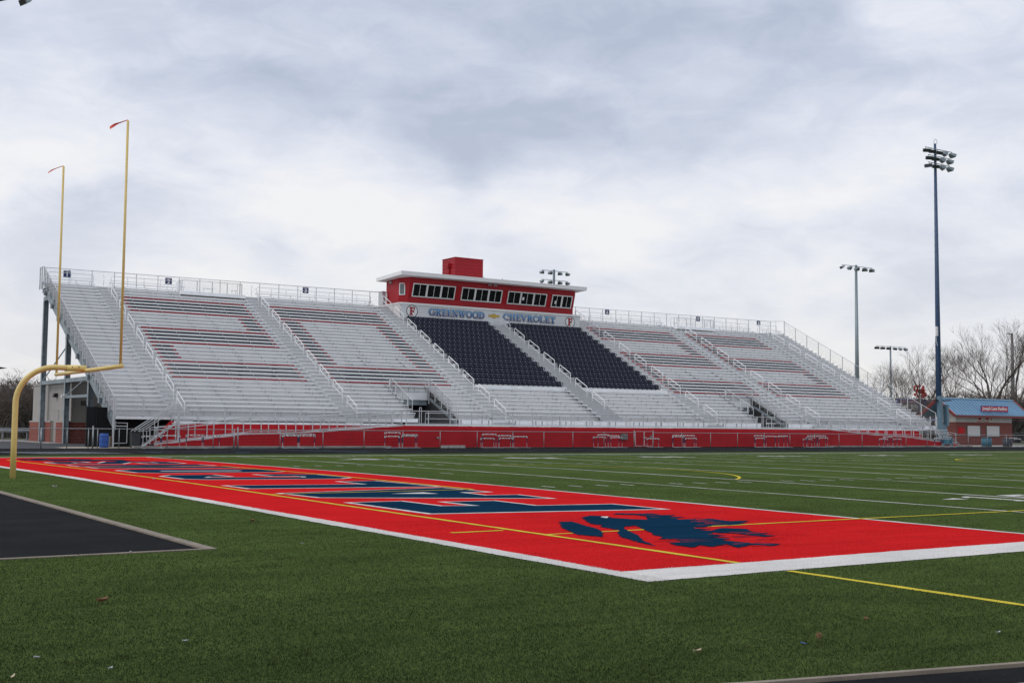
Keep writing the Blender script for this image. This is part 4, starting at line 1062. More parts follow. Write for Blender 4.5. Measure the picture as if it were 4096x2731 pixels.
def lettering(text, x0, x1, z0, z1, y, parent, name, layers):
    """layers: list of (extra stroke width, distance proud, material), drawn from the back to the front"""
    gl = [glyph(c) for c in text]; tot = sum(g[0] for g in gl); sx = (x1 - x0) / tot; sz = z1 - z0; cur = x0
    for w, S in gl:
        kids = None
        for extra, proud, mt in layers:
            mb = MB(); off = 0.0
            for P, Wd in S:
                off += .0006; yy = y - proud - off; L_, R_ = [], []
                Q = [(cur + px * sx, z0 + pz * sz) for px, pz in P]
                for i, q in enumerate(Q):
                    a, b = Q[max(i - 1, 0)], Q[min(i + 1, len(Q) - 1)]
                    if len(P) > 2 and math.dist(P[0], P[-1]) < .01 and i in (0, len(Q) - 1): a, b = Q[-2], Q[1]
                    d = max(math.dist(a, b), 1e-6); ww = (Wd[i] * sz * .95 + extra) / 2; nx_, nz_ = -(b[1] - a[1]) / d * ww, (b[0] - a[0]) / d * ww
                    ex, ez = ((b[0] - a[0]) / d * extra / 2, (b[1] - a[1]) / d * extra / 2) if len(P) == 2 else (0, 0)
                    sg_ = -1 if i == 0 else 1
                    L_.append((q[0] + nx_ + ex * sg_, yy, q[1] + nz_ + ez * sg_)); R_.append((q[0] - nx_ + ex * sg_, yy, q[1] - nz_ + ez * sg_))
                n = len(Q); mb.add(L_ + R_, [(i, i + 1, n + i + 1, n + i) for i in range(n - 1)])
            o = mb.build(name if kids is None else name + '_layer', mt, kids or parent)
            kids = kids or o
        cur += w * sx
def grad_mat(name, c0, c1, z0, z1):
    """printed vertical fade inside the letters"""
    mt = bpy.data.materials.new(name); mt.use_nodes = True; t = mt.node_tree; b = t.nodes['Principled BSDF']; b.inputs['Roughness'].default_value = .5
    g = t.nodes.new('ShaderNodeNewGeometry'); s = t.nodes.new('ShaderNodeSeparateXYZ'); r = t.nodes.new('ShaderNodeMapRange'); x = t.nodes.new('ShaderNodeMix'); x.data_type = 'RGBA'
    r.inputs['From Min'].default_value = z0; r.inputs['From Max'].default_value = z1
    t.links.new(g.outputs['Position'], s.inputs[0]); t.links.new(s.outputs[2], r.inputs[0]); t.links.new(r.outputs[0], x.inputs['Factor'])
    x.inputs['A'].default_value = (*c0, 1); x.inputs['B'].default_value = (*c1, 1); t.links.new(x.outputs['Result'], b.inputs['Base Color']); return mt
M_LET = grad_mat('blue_letter_print', (0.010, 0.022, 0.17), (0.05, 0.33, 0.68), 11.78, 12.42)
M_CREAM = mat('cream_outline', (0.62, 0.60, 0.58), 0.5, var=0.03)
M_INK = mat('black_outline', (0.012, 0.010, 0.010), 0.5)
LAY = [(.13, .004, M_INK), (.075, .012, M_CREAM), (.0, .020, M_LET)]
lettering('GREENWOOD', 45.58, 51.6, 11.76, 12.40, 85.0, PB, 'sign_letter', LAY)
lettering('CHEVROLET', 53.7, 59.85, 11.78, 12.42, 85.0, PB, 'sign_letter', LAY)
# gold bow-tie emblem
def emblem(dx_, m_, pr, g):
    cx, cz = 52.65, 12.10
    pts = [(-.62 - g, -.10 - g), (-.2 - g, -.10 - g), (-.2 - g, -.19 - g), (.2 + g, -.19 - g), (.2 + g, -.10 - g), (.56 + g, -.10 - g), (.66 + g, .10 + g), (.22 + g, .10 + g), (.22 + g, .19 + g), (-.18 - g, .19 + g), (-.18 - g, .10 + g), (-.54 - g, .10 + g)]
    MB().prism([(cx + a, cz + b) for a, b in pts], 'Y', 85.0 - pr, 85.0 - pr + .003).build('emblem', m_, PB)
emblem(0, mat('silver_edge', (0.30, 0.30, 0.30), 0.3, 0.5), .006, .03); emblem(0, mat('gold_face', (0.50, 0.33, 0.05), 0.35, 0.3, var=0.3, scale=4), .012, 0)
# round F badges
for cx in (43.83, 61.62):
    cz = 12.04; n = 40
    for rx_, pr, mt in ((.60, .004, M_INK), (.53, .009, M_WHITE)):
        MB().add([(cx + rx_ * math.cos(2 * math.pi * i / n), 85.0 - pr, cz + rx_ * .95 * math.sin(2 * math.pi * i / n)) for i in range(n)], [tuple(range(n))]).build('badge_disc', mt, PB)
    lettering('F', cx - .27, cx + .30, cz - .36, cz + .36, 85.0, PB, 'badge_letter', [(.05, .012, M_NAVYPAINT), (.0, .018, M_REDPAINT)])

# ------------------------------------------------------------------ text from the built-in font, as a mesh
def text_mesh(s, size, bold=.0, ext=.004):
    c = bpy.data.curves.new('text', 'FONT'); c.body = s; c.size = size; c.extrude = ext; c.offset = bold; c.align_x = 'CENTER'; c.align_y = 'CENTER'; c.resolution_u = 3
    o = bpy.data.objects.new('text', c); col.objects.link(o); dg = bpy.context.evaluated_depsgraph_get()
    me = bpy.data.meshes.new_from_object(o.evaluated_get(dg)); bpy.data.objects.remove(o); bpy.data.curves.remove(c); return me
def text(s, size, loc, mt, parent, name, width=None, bold=0.0, rot=(R(90), 0, 0)):
    me = text_mesh(s, size, bold); me.materials.clear(); me.materials.append(mt)
    o = place(name, me, loc, parent, rot=rot)
    if width:
        xs = [v.co.x for v in me.vertices]; k = width / (max(xs) - min(xs)); o.scale = (k, 1, 1)
    return o
# section number signs on the back rail
for n, x0, zt1 in (('1', 13.97, 13.70), ('2', 22.13, 13.74), ('3', 34.44, 13.83), ('6', 68.4, 13.93), ('7', 81.08, 13.96), ('8', 90.33, 14.0)):
    e = empty('section_sign', (x0 + .28, 88.06, zt1 - .55), {'1': 'navy number 1 sign at the far left end of the top rail', '2': 'navy number 2 sign just left of the left wheelchair platform', '3': 'navy number 3 sign between the platform and the press box', '6': 'navy number 6 sign, first to the right of the press box', '7': 'navy number 7 sign over the right wheelchair platform', '8': 'navy number 8 sign near the right end of the top rail'}[n], 'sign', 'section number signs along the top rail')
    MB().box(x0, x0 + .56, 88.06, 88.08, zt1 - .52, zt1).build('sign_plate', mat('navy_plate', (0.010, 0.022, 0.105), 0.4), e)
    MB().box(x0 + .06, x0 + .50, 88.05, 88.058, zt1 - .085, zt1 - .06).build('sign_line', M_WHITE, e)
    text(n, .46, (x0 + .28, 88.05, zt1 - .31), M_WHITE, e, 'sign_number', bold=.015)
# short companion benches on the front deck
xs_b = [37.6, 40.05, 42.5, 45.0, 47.3, 49.9, 52.3, 54.8, 57.2, 59.6, 61.9, 64.2, 66.4, 70.3]
for i, x in enumerate(xs_b):
    y = 66.35
    e = empty('deck_bench', (x, y, DZ), 'short aluminium bench on the front deck behind the guard rail, %s from the left' % ORD(i + 1), 'bench', 'short benches along the front deck')
    MB().box(x - .48, x + .48, y - .13, y + .13, DZ + .40, DZ + .445).build('seat', M_ALU, e)
    for sx_ in (-.3, .3): MB().box(x + sx_ - .03, x + sx_ + .03, y - .03, y + .03, DZ, DZ + .398).build('leg', M_GALV, e)
# ================================================================== FENCE ALONG THE TRACK
YFN = 64.6
fence = empty('chain_link_fence', (50, YFN, GZ), 'low chain-link fence running along the edge of the black track', 'fence')
posts = [-12, -8.9, -5.8, -2.7, .4, 3.5, 6.05, 7.6, 9.1, 10.35, 10.62, 10.9, 12.2, 15.2, 18.2, 19.6, 19.85, 22.8, 25.9, 29.0, 32.05, 35.1, 38.25, 41.4, 44.25, 47.0, 50.05, 53.12, 55.1, 58.2, 61.4, 64.5, 67.7, 70.85, 74.0, 77.2, 80.35, 83.5, 86.6, 89.7, 92.9, 96.1, 99.2, 102.4, 105.5, 108.7, 111.8, 115]
for x in posts:
    tall = x in (10.62, 53.12, 55.1, 19.85); r = .045 if tall or x in (7.6, 19.6) else .028
    mb = MB().tube([(x, YFN, GZ - .1), (x, YFN, 1.44 if tall else 1.33)], r, 8)
    mb.tube([(x, YFN, 1.44 if tall else 1.33), (x, YFN, 1.49 if tall else 1.36)], r * 1.15, 8, r1=r * .4); mb.build('fence_post', M_GALV, fence, smooth=True)
for a, b in ((-12, 53.12), (55.1, 115)): MB().tube([(a, YFN, 1.30), (b, YFN, 1.31)], .021, 6).build('top_rail', M_GALV, fence)
for i in range(13):
    a = -12 + i * 10; b = min(a + 10, 115)
    tag(wires(MB(), [(a, YFN - .03, GZ + .02), (b, YFN - .03, GZ + .02), (b, YFN - .03, 1.30), (a, YFN - .03, 1.30)], .06, .0010).build('chain_link_mesh', mat('dull_fence_wire', (0.075, 0.075, 0.075), 0.8, spec=0.1), fence), kind='stuff')
gate = empty('fence_gate', (54.1, YFN, GZ), 'double chain-link gate with latch in the fence before the red wall', 'gate')
for a, b in ((53.2, 54.09), (54.13, 55.02)):
    MB().tube([(a, YFN - .06, .22), (b, YFN - .06, .22), (b, YFN - .06, 1.38), (a, YFN - .06, 1.38), (a, YFN - .06, .22)], .022, 6).build('gate_leaf', M_RAIL, gate)
MB().box(54.0, 54.3, YFN - .11, YFN - .07, .84, .94).build('latch', M_GALV, gate)
eb = empty('utility_box', (52.54, 65.1, .72), 'grey utility box on the red wall left of the gate', 'utility box')
MB().box(52.22, 52.86, 65.08, 65.26, .72, 1.2).build('box_body', mat('grey_box', (0.20, 0.19, 0.18), 0.6), eb); MB().box(52.5, 52.62, 65.05, 65.078, .8, .88).box(52.5, 52.62, 65.05, 65.078, 1.04, 1.14).build('box_hasp', M_GALV, eb)
for x, z, lb in ((35.25, .82, 'small grey junction box on the red wall above the concrete blocks'), (55.35, .98, 'small grey junction box on the red wall right of the gate')):
    tag(MB().box(x - .08, x + .08, 65.16, 65.27, z - .07, z + .07).box(x - .05, x + .05, 65.14, 65.158, z - .04, z + .04).build('junction_box', M_GALV, origin=(x, 65.2, z)), lb, 'junction box')
bm_ = MB()
for i, (a, b) in enumerate(((34.94, 35.42), (35.47, 35.95), (35.99, 36.40), (36.44, 36.86))):
    mb = MB().box(a, b, 64.0, 64.22, GZ, .285)
    for q in (.27, .73): mb.box(a + (b - a) * q - .07, a + (b - a) * q + .07, 64.05, 64.17, .2855, .287)
    tag(mb.build('concrete_block', mat('grey_block', (0.40, 0.40, 0.38), 0.9, var=0.15, scale=6, fine=0.15, fscale=40), origin=(a, 64.1, GZ)), 'grey concrete block on the track edge, %s of the row of four' % ('leftmost', 'second from left', 'third from left', 'rightmost')[i], 'concrete block', 'row of concrete blocks by the fence')

# ================================================================== HURDLES
HUR = [(13.99, .80), (15.3, .84), (16.73, .88), (17.9, .84), (23.25, .88), (23.34, .93), (24.4, .97), (24.52, .86), (30.79, .86), (31.02, 1.11), (32.2, .97), (32.3, .88), (38.85, 1.04), (38.86, .74), (40.34, .76), (40.42, .95), (41.62, .88),
       (49.42, 1.05), (49.32, .86), (50.66, .97), (50.7, .84), (54.78, .76), (57.16, .92), (57.48, 1.03), (58.67, 1.02), (58.57, .80), (66.4, .84), (66.64, 1.05), (67.75, 1.0), (69.1, .98), (69.26, 1.03), (72.64, .76), (72.92, 1.06), (72.99, .91), (74.3, .88), (74.42, 1.05),
       (82.4, .80), (83.5, .97), (83.83, 1.08), (84.78, .80), (90.5, .86), (90.8, .92), (91.8, 1.0), (92.2, .82), (102.4, .95), (103.7, .85)]
HUR.sort()
mat('hurdle_base', (0.42, 0.43, 0.44), 0.4, 0.3)
def hurdle(i, x, h):
    y = 63.85 + (.32 if i % 2 else 0) + random.uniform(-.05, .05); z = zg(y) + .008; rz = random.uniform(-.10, .10)
    if abs(x - 49.42) < .01: rz = .12
    e = empty('hurdle', (x, y, z), 'track hurdle with white board and navy uprights, %s from the left along the fence' % ORD(i + 1), 'hurdle', 'hurdles lined up along the fence'); e.rotation_euler = (0, 0, rz)
    def part(n, mb, m_):
        o = bpy.data.objects.new(n, mb.mesh(n, m_)); col.objects.link(o); o.parent = e; return o
    w = .56
    b = MB()
    for s in (-w, w): b.tube([(s, -.62, .022), (s, -.08, .022), (s, .0, .06), (s, .03, .14), (s, .03, .42)], .015, 6)
    b.tube([(-w, -.30, .03), (w, -.30, .03)], .013, 6); part('base', b, MATS['hurdle_base'])
    for s in (-w, w): part('upright', MB().tube([(s, .03, .38), (s, .03, h - .05)], .030, 6), mat('navy_tube', (0.015, 0.02, 0.07), 0.4))
    bo = part('gate_board', MB().box(-.61, .61, -.005, .025, h - .075, h).box(-.61, -.53, -.005, .025, h - .13, h - .076).box(.53, .61, -.005, .025, h - .13, h - .076), M_WHITE)
    bl = MB()
    for q in (-.56, -.38, .38, .56): bl.box(q - .045, q + .045, -.009, -.006, h - .066, h - .01)
    bl.box(-.2, .2, -.0085, -.006, h - .052, h - .024); k = bpy.data.objects.new('board_mark', bl.mesh('board_mark', M_BLACK)); col.objects.link(k); k.parent = bo
for i, (x, h) in enumerate(HUR): hurdle(i, x, h)

# ================================================================== GOAL POST
gp = empty('goal_post', (-1.75, 25.15, zg(25.15)), 'yellow gooseneck football goal post behind the red end zone', 'goal post')
gz = zg(25.0)
gb0, gj = Vector((-1.75, 25.15, 0)), Vector((-.03, 24.4, 0)); gd = (gj - gb0).normalized()
neck = [(gb0.x, gb0.y, gz - .1), (gb0.x, gb0.y, gz + 1.2), (gb0.x, gb0.y, gz + 2.12)]
for i in range(1, 13):
    t = R(90) * i / 12; rr = 1.03; q = gb0 + gd * rr * (1 - math.cos(t)); neck.append((q.x, q.y, gz + 2.12 + rr * math.sin(t)))
neck.append((gj.x, gj.y, gz + 3.13))
MB().tube(neck, .080, 16).build('neck', M_YEL, gp, smooth=True)
MB().tube([(-.50, 24.605, gz + 3.14), (-.02, 24.395, gz + 3.13)], .090, 16).build('collar', M_YEL, gp, smooth=True)
MB().tube([(-.03, 20.80, gz + 3.07), (-.03, 27.97, gz + 3.07)], .058, 14).build('crossbar', M_YEL, gp, smooth=True)
for y in (20.88, 27.89): MB().tube([(-.04, y, gz + 3.1), (-.05, y, gz + 9.60)], .037, 10, r1=.033).build('upright', M_YEL, gp, smooth=True)
MB().tube([(-1.82, 25.0, gz + 2.55), (-1.9, 25.02, gz + 2.58), (-1.95, 25.0, gz + 2.55), (-1.9, 24.98, gz + 2.52), (-1.83, 25.0, gz + 2.53)], .008, 5).build('eye_bolt', M_GALV, gp)
for dx_ in (-.42, -.24): MB().tube([(dx_, 24.36, gz + 3.16), (dx_, 24.33, gz + 3.16)], .016, 6).build('bolt', M_BLACK, gp)
M_RIB = mat('orange_red_ribbon', (0.78, 0.07, 0.035), 0.6, var=0.08)
def ribbon(y, L_, wide):
    P = []
    n = 14
    for i in range(n + 1):
        t = i / n; x = -.05 - L_ * t * .85; zz = gz + 9.62 - .22 * L_ * t - .55 * L_ * t * t * .5; yy = y + .10 * math.sin(t * 5) + .25 * t
        wv = (.012 + wide * t ** 1.5); tw_ = math.sin(t * 4.2) * .8
        P.append(((x, yy - wv * math.sin(tw_), zz + wv * math.cos(tw_)), (x, yy + wv * math.sin(tw_), zz - wv * math.cos(tw_))))
    vs = [q for p in P for q in p]; return MB().add(vs, [(2 * i, 2 * i + 1, 2 * i + 3, 2 * i + 2) for i in range(n)]).build('ribbon', M_RIB, gp, smooth=True)
ribbon(20.88, .50, .045); ribbon(27.89, .50, .014)

# ================================================================== FLOODLIGHT POLES
M_BLUEP = mat('blue_pole_paint', (0.038, 0.078, 0.155), 0.45, var=0.2, scale=2, fine=0.1, fscale=12)
M_LAMP = mat('lamp_housing', (0.24, 0.29, 0.31), 0.4, 0.3, var=0.12)
M_LAMPG = mat('lamp_face', (0.05, 0.055, 0.06), 0.15, var=0.2)
def lamp(mb, x, y, z, az_, s=1.0, tilt=.5):
    """floodlight: tapered hood hung from the arm, face turned towards azimuth az_"""
    f = Vector((math.sin(az_), math.cos(az_), -tilt)).normalized(); u = Vector((math.cos(az_), -math.sin(az_), 0)); w = u.cross(f)
    if w.z < 0: w = -w
    c = Vector((x, y, z - .30 * s))
    def ring(d, a, b): return [c + f * d + u * p * a + w * q * b for p, q in ((-1, -1), (1, -1), (1, 1), (-1, 1))]
    r0, r1, r2_ = ring(-.30 * s, .16 * s, .06 * s), ring(-.05 * s, .33 * s, .14 * s), ring(.30 * s, .42 * s, .18 * s)
    o = len(mb.v); mb.add(r0 + r1 + r2_, [(0, 3, 2, 1)] + [(i, (i + 1) % 4, 4 + (i + 1) % 4, 4 + i) for i in range(4)] + [(4 + i, 4 + (i + 1) % 4, 8 + (i + 1) % 4, 8 + i) for i in range(4)], 0)
    mb.add([p - f * .03 for p in r2_], [(0, 1, 2, 3)], 1)
    mb.tube([(x, y, z), tuple(c - f * .1)], .030 * s, 5)
def light_pole(name, x, y, zb_, zt_, rb, rtp, arms, mt, label, pegs=True, boxes=False, s=1.0, group='floodlight poles'):
    """arms: list of (z, x0, x1, [lamp (x, azimuth deg)])"""
    e = empty(name, (x, y, zb_), label, 'light pole', group)
    MB().tube([(x, y, zb_), (x, y, zt_)], rb, 12, r1=rtp).build('pole', mt, e, smooth=True)
    for z, x0, x1, ls in arms:
        MB().box(x0, x1, y - .22, y - .14, z - .03, z + .03).build('cross_arm', M_LAMP, e)
        for lx, a in ls:
            mb = MB(); lamp(mb, lx, y - .18, z, R(a), s); mb.build('floodlight', [M_LAMP, M_LAMPG], e)
    if pegs:
        pg = MB(); z = zb_ + 6
        k = 0
        while z < zt_ - 2:
            sd_ = 1 if k % 2 else -1; r_ = rb + (rtp - rb) * (z - zb_) / (zt_ - zb_); pg.beam((x + sd_ * r_, y, z), (x + sd_ * (r_ + .17), y, z + .02), .025, .025); z += .38; k += 1
        tag(pg.build('climbing_peg', M_GALV, e), kind='stuff')
    if boxes:
        bx_ = MB().box(x - .72, x - .36, y - .75, y - .3, 1.0, 5.3).box(x + .34, x + .66, y - .75, y - .3, 2.2, 4.4).box(x - .2, x + .5, y - .6, y - .28, .1, 2.3)
        bx_.build('control_cabinet', mat('pale_blue_cabinet', (0.13, 0.22, 0.28), 0.5, var=0.1), e)
        for z in (2.35, 3.3, 3.9, 4.35, 4.75, 5.2): MB().box(x - .36, x + .34, y - .33, y - .30, z - .02, z + .02).build('strap', M_RAIL, e)
        for sg_ in (-1, 1): MB().prism([(x + sg_ * .3, 4.76), (x + sg_ * .3, 4.88), (x + sg_ * 1.1, 4.93), (x + sg_ * 1.75, 4.86), (x + sg_ * 1.1, 4.80)], 'Y', y - .5, y - .1).build('loudspeaker', M_BLACK, e)
        MB().tube([(x - .33, y - .2, 10.6), (x - .55, y - .2, 11.2), (x - .55, y - .2, 11.6)], .03, 5).box(x - .70, x - .40, y - .35, y - .2, 11.6, 12.6).build('wall_pack', M_WHITE, e)
    return e
A1 = [(31.58, 96.9, 101.4, [(96.98, 205), (97.9, 200), (98.95, 190), (100.0, 120), (101.3, 105)]), (30.82, 97.35, 100.95, [(97.4, 205), (98.35, 200), (99.6, 120), (100.85, 105)]), (30.03, 97.35, 100.95, [(97.5, 255), (98.4, 200), (99.6, 120), (100.85, 105)])]
p1 = light_pole('light_pole', 98.75, 70.0, GZ, 32.2, .34, .13, A1, M_BLUEP, 'tall blue floodlight pole in front of the brick pavilion', boxes=True, s=1.0)
MB().tube([(98.7, 69.95, 32.1), (98.45, 69.9, 32.2), (98.45, 69.9, 32.55), (98.7, 69.9, 32.7), (98.95, 69.9, 32.5), (99.0, 69.95, 32.2)], .025, 6).build('cable_loop', M_GALV, p1)
A0 = [(z - 1.0, x0 - 94.0, x1 - 94.0, [(lx - 94.0, 360 - a) for lx, a in ls]) for z, x0, x1, ls in A1]
light_pole('light_pole', 4.75, 70.0, GZ, 31.0, .34, .13, A0, M_BLUEP, 'tall floodlight pole at the left edge of the picture, only a lamp and pegs showing', boxes=False)
p0 = [o for o in col.objects if o.get('label', '').startswith('tall floodlight pole at the left edge')][0]
MB().prism([(5.05, 4.9), (5.05, 5.15), (5.9, 5.12), (6.5, 5.03), (5.9, 4.92)], 'Y', 69.5, 69.9).build('loudspeaker', M_BLACK, p0)
x2 = 121.2
light_pole('light_pole', x2, 100.0, GZ, 24.2, .34, .17, [(24.0, x2 - 3.1, x2 + 3.1, [(x2 + q, a) for q, a in ((-2.9, 300), (-1.4, 350), (.1, 10), (1.5, 60), (2.9, 75))])], M_LAMP, 'grey pole with one row of five floodlights behind the right end of the stands', pegs=False, s=.95)
x3 = 175.0
light_pole('light_pole', x3, 138.0, GZ, 17.4, .22, .15, [(17.3, x3 - 4.2, x3 + 4.2, [(x3 + q, a) for q, a in ((-4.0, 230), (-2.5, 215), (-.9, 200), (.9, 180), (2.5, 120), (4.0, 110))])], M_LAMP, 'far grey pole with a wide row of six floodlights among bare trees', pegs=False, s=1.1)
x4 = 73.9
light_pole('light_pole', x4, 105.0, GZ, 20.3, .20, .14, [(20.1, x4 - 1.9, x4 + 1.9, [(x4 + q, a) for q, a in ((-1.8, 0), (-.6, 0), (.7, 60), (1.8, 75))]), (19.0, x4 - 1.9, x4 + 1.9, [(x4 + q, a) for q, a in ((-1.8, 330), (-.6, 0), (.7, 60), (1.8, 80))])], M_LAMP, 'grey floodlight pole showing over the press box roof', pegs=False, s=.72)
up_ = empty('utility_pole', (163.7, 105.0, GZ), 'thin plain pole with a short arm right of the pavilion', 'utility pole')
MB().tube([(163.7, 105, GZ), (163.75, 105, 17.3)], .42, 10, r1=.20).build('pole', mat('weathered_pole', (0.22, 0.21, 0.20), 0.8, var=0.15), up_, smooth=True)
MB().box(162.4, 163.75, 104.95, 105.05, 17.1, 17.25).build('cross_arm', M_GALV, up_)

# ================================================================== FIELD HOUSE UNDER THE LEFT END
fh = empty('field_house', (16.0, 88.0, GZ), 'beige metal field house with brick base under the left end of the stands', 'building')
M_BEIGE = mat('beige_panel', (0.36, 0.34, 0.315), 0.6, var=0.06, scale=.8)
M_BEIGED = ribbed('beige_rib_panel', (0.34, 0.32, 0.29), 'X', .3, .6, .8)
M_BRICK = mat('split_face_brick', (0.27, 0.075, 0.055), 0.85, var=0.3, scale=5, fine=0.15, fscale=30)
M_MORTAR = mat('mortar', (0.42, 0.36, 0.31), 0.9)
FX = 13.62; FY0, FY1 = 82.65, 95.5
MB().box(FX, 26, FY0 + .05, FY1, 1.7, 4.66).build('side_wall', M_BEIGE, fh)
MB().box(FX + .03, 26, FY0, FY0 + .045, 1.7, 4.66).build('front_wall', M_BEIGED, fh)
MB().box(FX - .06, 26.1, FY0 - .06, FY1 + .06, 4.665, 4.80).build('roof_edge', M_BEIGE, fh)
# brick courses as blocks
def courses(kind, a, b, fixed, side):
    h = .195; n = 8
    for i in range(n):
        z0_ = GZ + .02 + h * i; off = .2 if i % 2 else 0.0; q = a - off
        while q < b:
            p0_, p1_ = max(a, q), min(b, q + .395)
            if p1_ - p0_ > .05:
                mb = MB()
                if side == 'X': mb.box(fixed - .05, fixed, p0_ + .005, p1_ - .005, z0_, z0_ + h - .02)
                else: mb.box(p0_ + .005, p1_ - .005, fixed - .05, fixed, z0_, z0_ + h - .02)
                mb.build('brick', M_BRICK, fh)
            q += .4
courses('b', 88.1, 95.45, FX - .18, 'X'); courses('b', 82.5, 86.3, FX - .18, 'X'); courses('b', FX - .2, 18.0, FY0 - .16, 'Y')
MB().box(FX - .19, FX - .002, 88.1, 95.45, GZ, 1.66).box(FX - .19, FX - .002, 82.55, 86.3, GZ, 1.66).box(FX - .2, 18.0, FY0 - .17, FY0 - .002, GZ, 1.66).build('mortar_core', M_MORTAR, fh)
MB().box(FX - .26, FX - .001, 88.1, 95.5, 1.665, 1.78).box(FX - .26, FX - .001, 82.4, 86.3, 1.665, 1.78).box(FX - .24, 18.0, FY0 - .24, FY0 - .001, 1.665, 1.695).build('sill_cap', M_CONC, fh)
dr = MB().box(FX - .03, FX - .002, 86.45, 88.0, GZ, 2.55).build('door', mat('grey_door', (0.33, 0.31, 0.29), 0.5, var=0.04), fh); MB().box(FX - .08, FX - .032, 86.6, 86.7, 1.1, 1.2).build('handle', M_GALV, dr)
MB().box(FX - .02, FX - .001, 86.35, 86.44, GZ, 2.62).box(FX - .02, FX - .001, 88.01, 88.09, GZ, 2.62).box(FX - .02, FX - .001, 86.35, 88.09, 2.56, 2.64).build('door_frame', M_BEIGE, fh)
MB().prism([(FX - .35, 3.62), (FX - .002, 3.60), (FX - .002, 3.92), (FX - .25, 3.92)], 'Y', 86.9, 87.4).build('wall_lamp', M_BLACK, fh)
MB().box(14.3, 14.75, FY0 - .04, FY0 - .002, 2.95, 3.3).build('vent_grille', mat('dark_grille', (0.10, 0.09, 0.08), 0.7), fh)
cmx = empty('security_camera', (13.0, 82.0, 3.6), 'white twin security camera on the grey column under the stands', 'camera')
MB().box(12.9, 13.12, 81.9, 82.08, 3.62, 3.78).build('mount', M_WHITE, cmx)
for q in (12.75, 13.2): MB().tube([(q, 81.85, 3.5), (q, 81.85, 3.72)], .1, 8, r1=.07).build('camera_dome', M_WHITE, cmx)
ws = empty('windscreen', (12.2, 69.4, GZ), 'black fabric windscreen with added black panels for the shade under the left end', 'windscreen')
for i, (a, b) in enumerate(((11.4, 12.05), (12.06, 12.85), (12.86, 14.6), (14.61, 16.4))):  # left panels are the tarp; right ones added, black for the shaded opening
    MB().prism([(a, GZ), (b, GZ), (b, 2.72 - .03 * (i % 2)), (a + (b - a) * .5, 2.68), (a, 2.70)], 'Y', 69.4 + .02 * (i % 2), 69.42 + .02 * (i % 2)).build('screen_panel', mat('black_fabric_and_shade', (0.008, 0.009, 0.011), 0.9, var=0.3), ws)
for x in (11.4, 12.05, 12.85): MB().tube([(x, 69.36, GZ), (x, 69.36, 2.8)], .03, 6).build('screen_post', M_BLACK, ws)
tag(MB().box(15.2, 40, 76.0, 76.1, GZ, 4.0).build('under_stand_shade_sheet', MATS['black_fabric_and_shade'], stand))  # added black sheet, stands for the shade under the stand
br = empty('barrel', (11.8, 66.5, GZ), 'blue plastic barrel behind the fence near the left stairs', 'barrel')
n = 18; prof = [(.0, .0), (.25, .0), (.27, .06), (.285, .25), (.275, .28), (.285, .31), (.285, .6), (.275, .63), (.285, .66), (.27, .84), (.24, .88), (.22, .87), (.0, .86)]
vs = [(11.8 + r_ * math.cos(2 * math.pi * i / n), 66.5 + r_ * math.sin(2 * math.pi * i / n), GZ + .02 + z_) for r_, z_ in prof for i in range(n)]
fs = [(j * n + i, j * n + (i + 1) % n, (j + 1) * n + (i + 1) % n, (j + 1) * n + i) for j in range(len(prof) - 1) for i in range(n)]
MB().add(vs, fs).build('drum', mat('blue_plastic', (0.018, 0.085, 0.36), 0.4, var=0.08), br, smooth=True)
MB().tube([(11.72, 66.35, .99), (11.72, 66.35, 1.02)], .03, 8).build('bung', M_BLACK, br)
bn = empty('dark_bin', (13.6, 66.1, GZ), 'dark grey bin at the foot of the left stairs', 'bin')
MB().prism([(13.38, GZ), (13.86, GZ), (13.9, 1.05), (13.34, 1.05)], 'Y', 65.85, 66.35).build('bin_body', mat('dark_grey_plastic', (0.035, 0.038, 0.042), 0.6), bn); MB().box(13.32, 13.92, 65.82, 66.38, 1.052, 1.1).build('bin_lid', MATS['dark_grey_plastic'], bn)
tag(MB().box(12.45, 12.95, 68.9, 69.3, GZ, .78).box(12.43, 12.97, 68.88, 69.32, .78, .83).build('cardboard_box', mat('brown_card', (0.12, 0.08, 0.045), 0.8), origin=(12.7, 69.1, GZ)), 'brown box in the shade under the stands beside the blue barrel', 'box')
tag(MB().tube([(12.12, 66.7, GZ), (12.12, 66.7, .75)], .11, 10, r1=.12).tube([(12.12, 66.7, .75), (12.12, 66.7, .8)], .13, 10).build('pale_bucket', mat('pale_plastic', (0.40, 0.36, 0.30), 0.6), origin=(12.12, 66.7, GZ)), 'pale tall bucket just right of the blue barrel', 'bucket')
# guard rail and brush far left
gr = empty('guard_rail', (5, 99, GZ), 'galvanised road guard rail before the brush at far left', 'guard rail')
for q in range(-10, 8): MB().box(q * 2 - .07, q * 2 + .07, 99.0, 99.15, GZ, 1.05).build('post', M_GALV, gr)
MB().prism([(98.9, .75), (98.97, .82), (98.92, .9), (98.97, .98), (98.9, 1.05), (98.86, .98), (98.83, .9), (98.86, .82)], 'X', -22, 15).build('rail', M_GALV, gr)

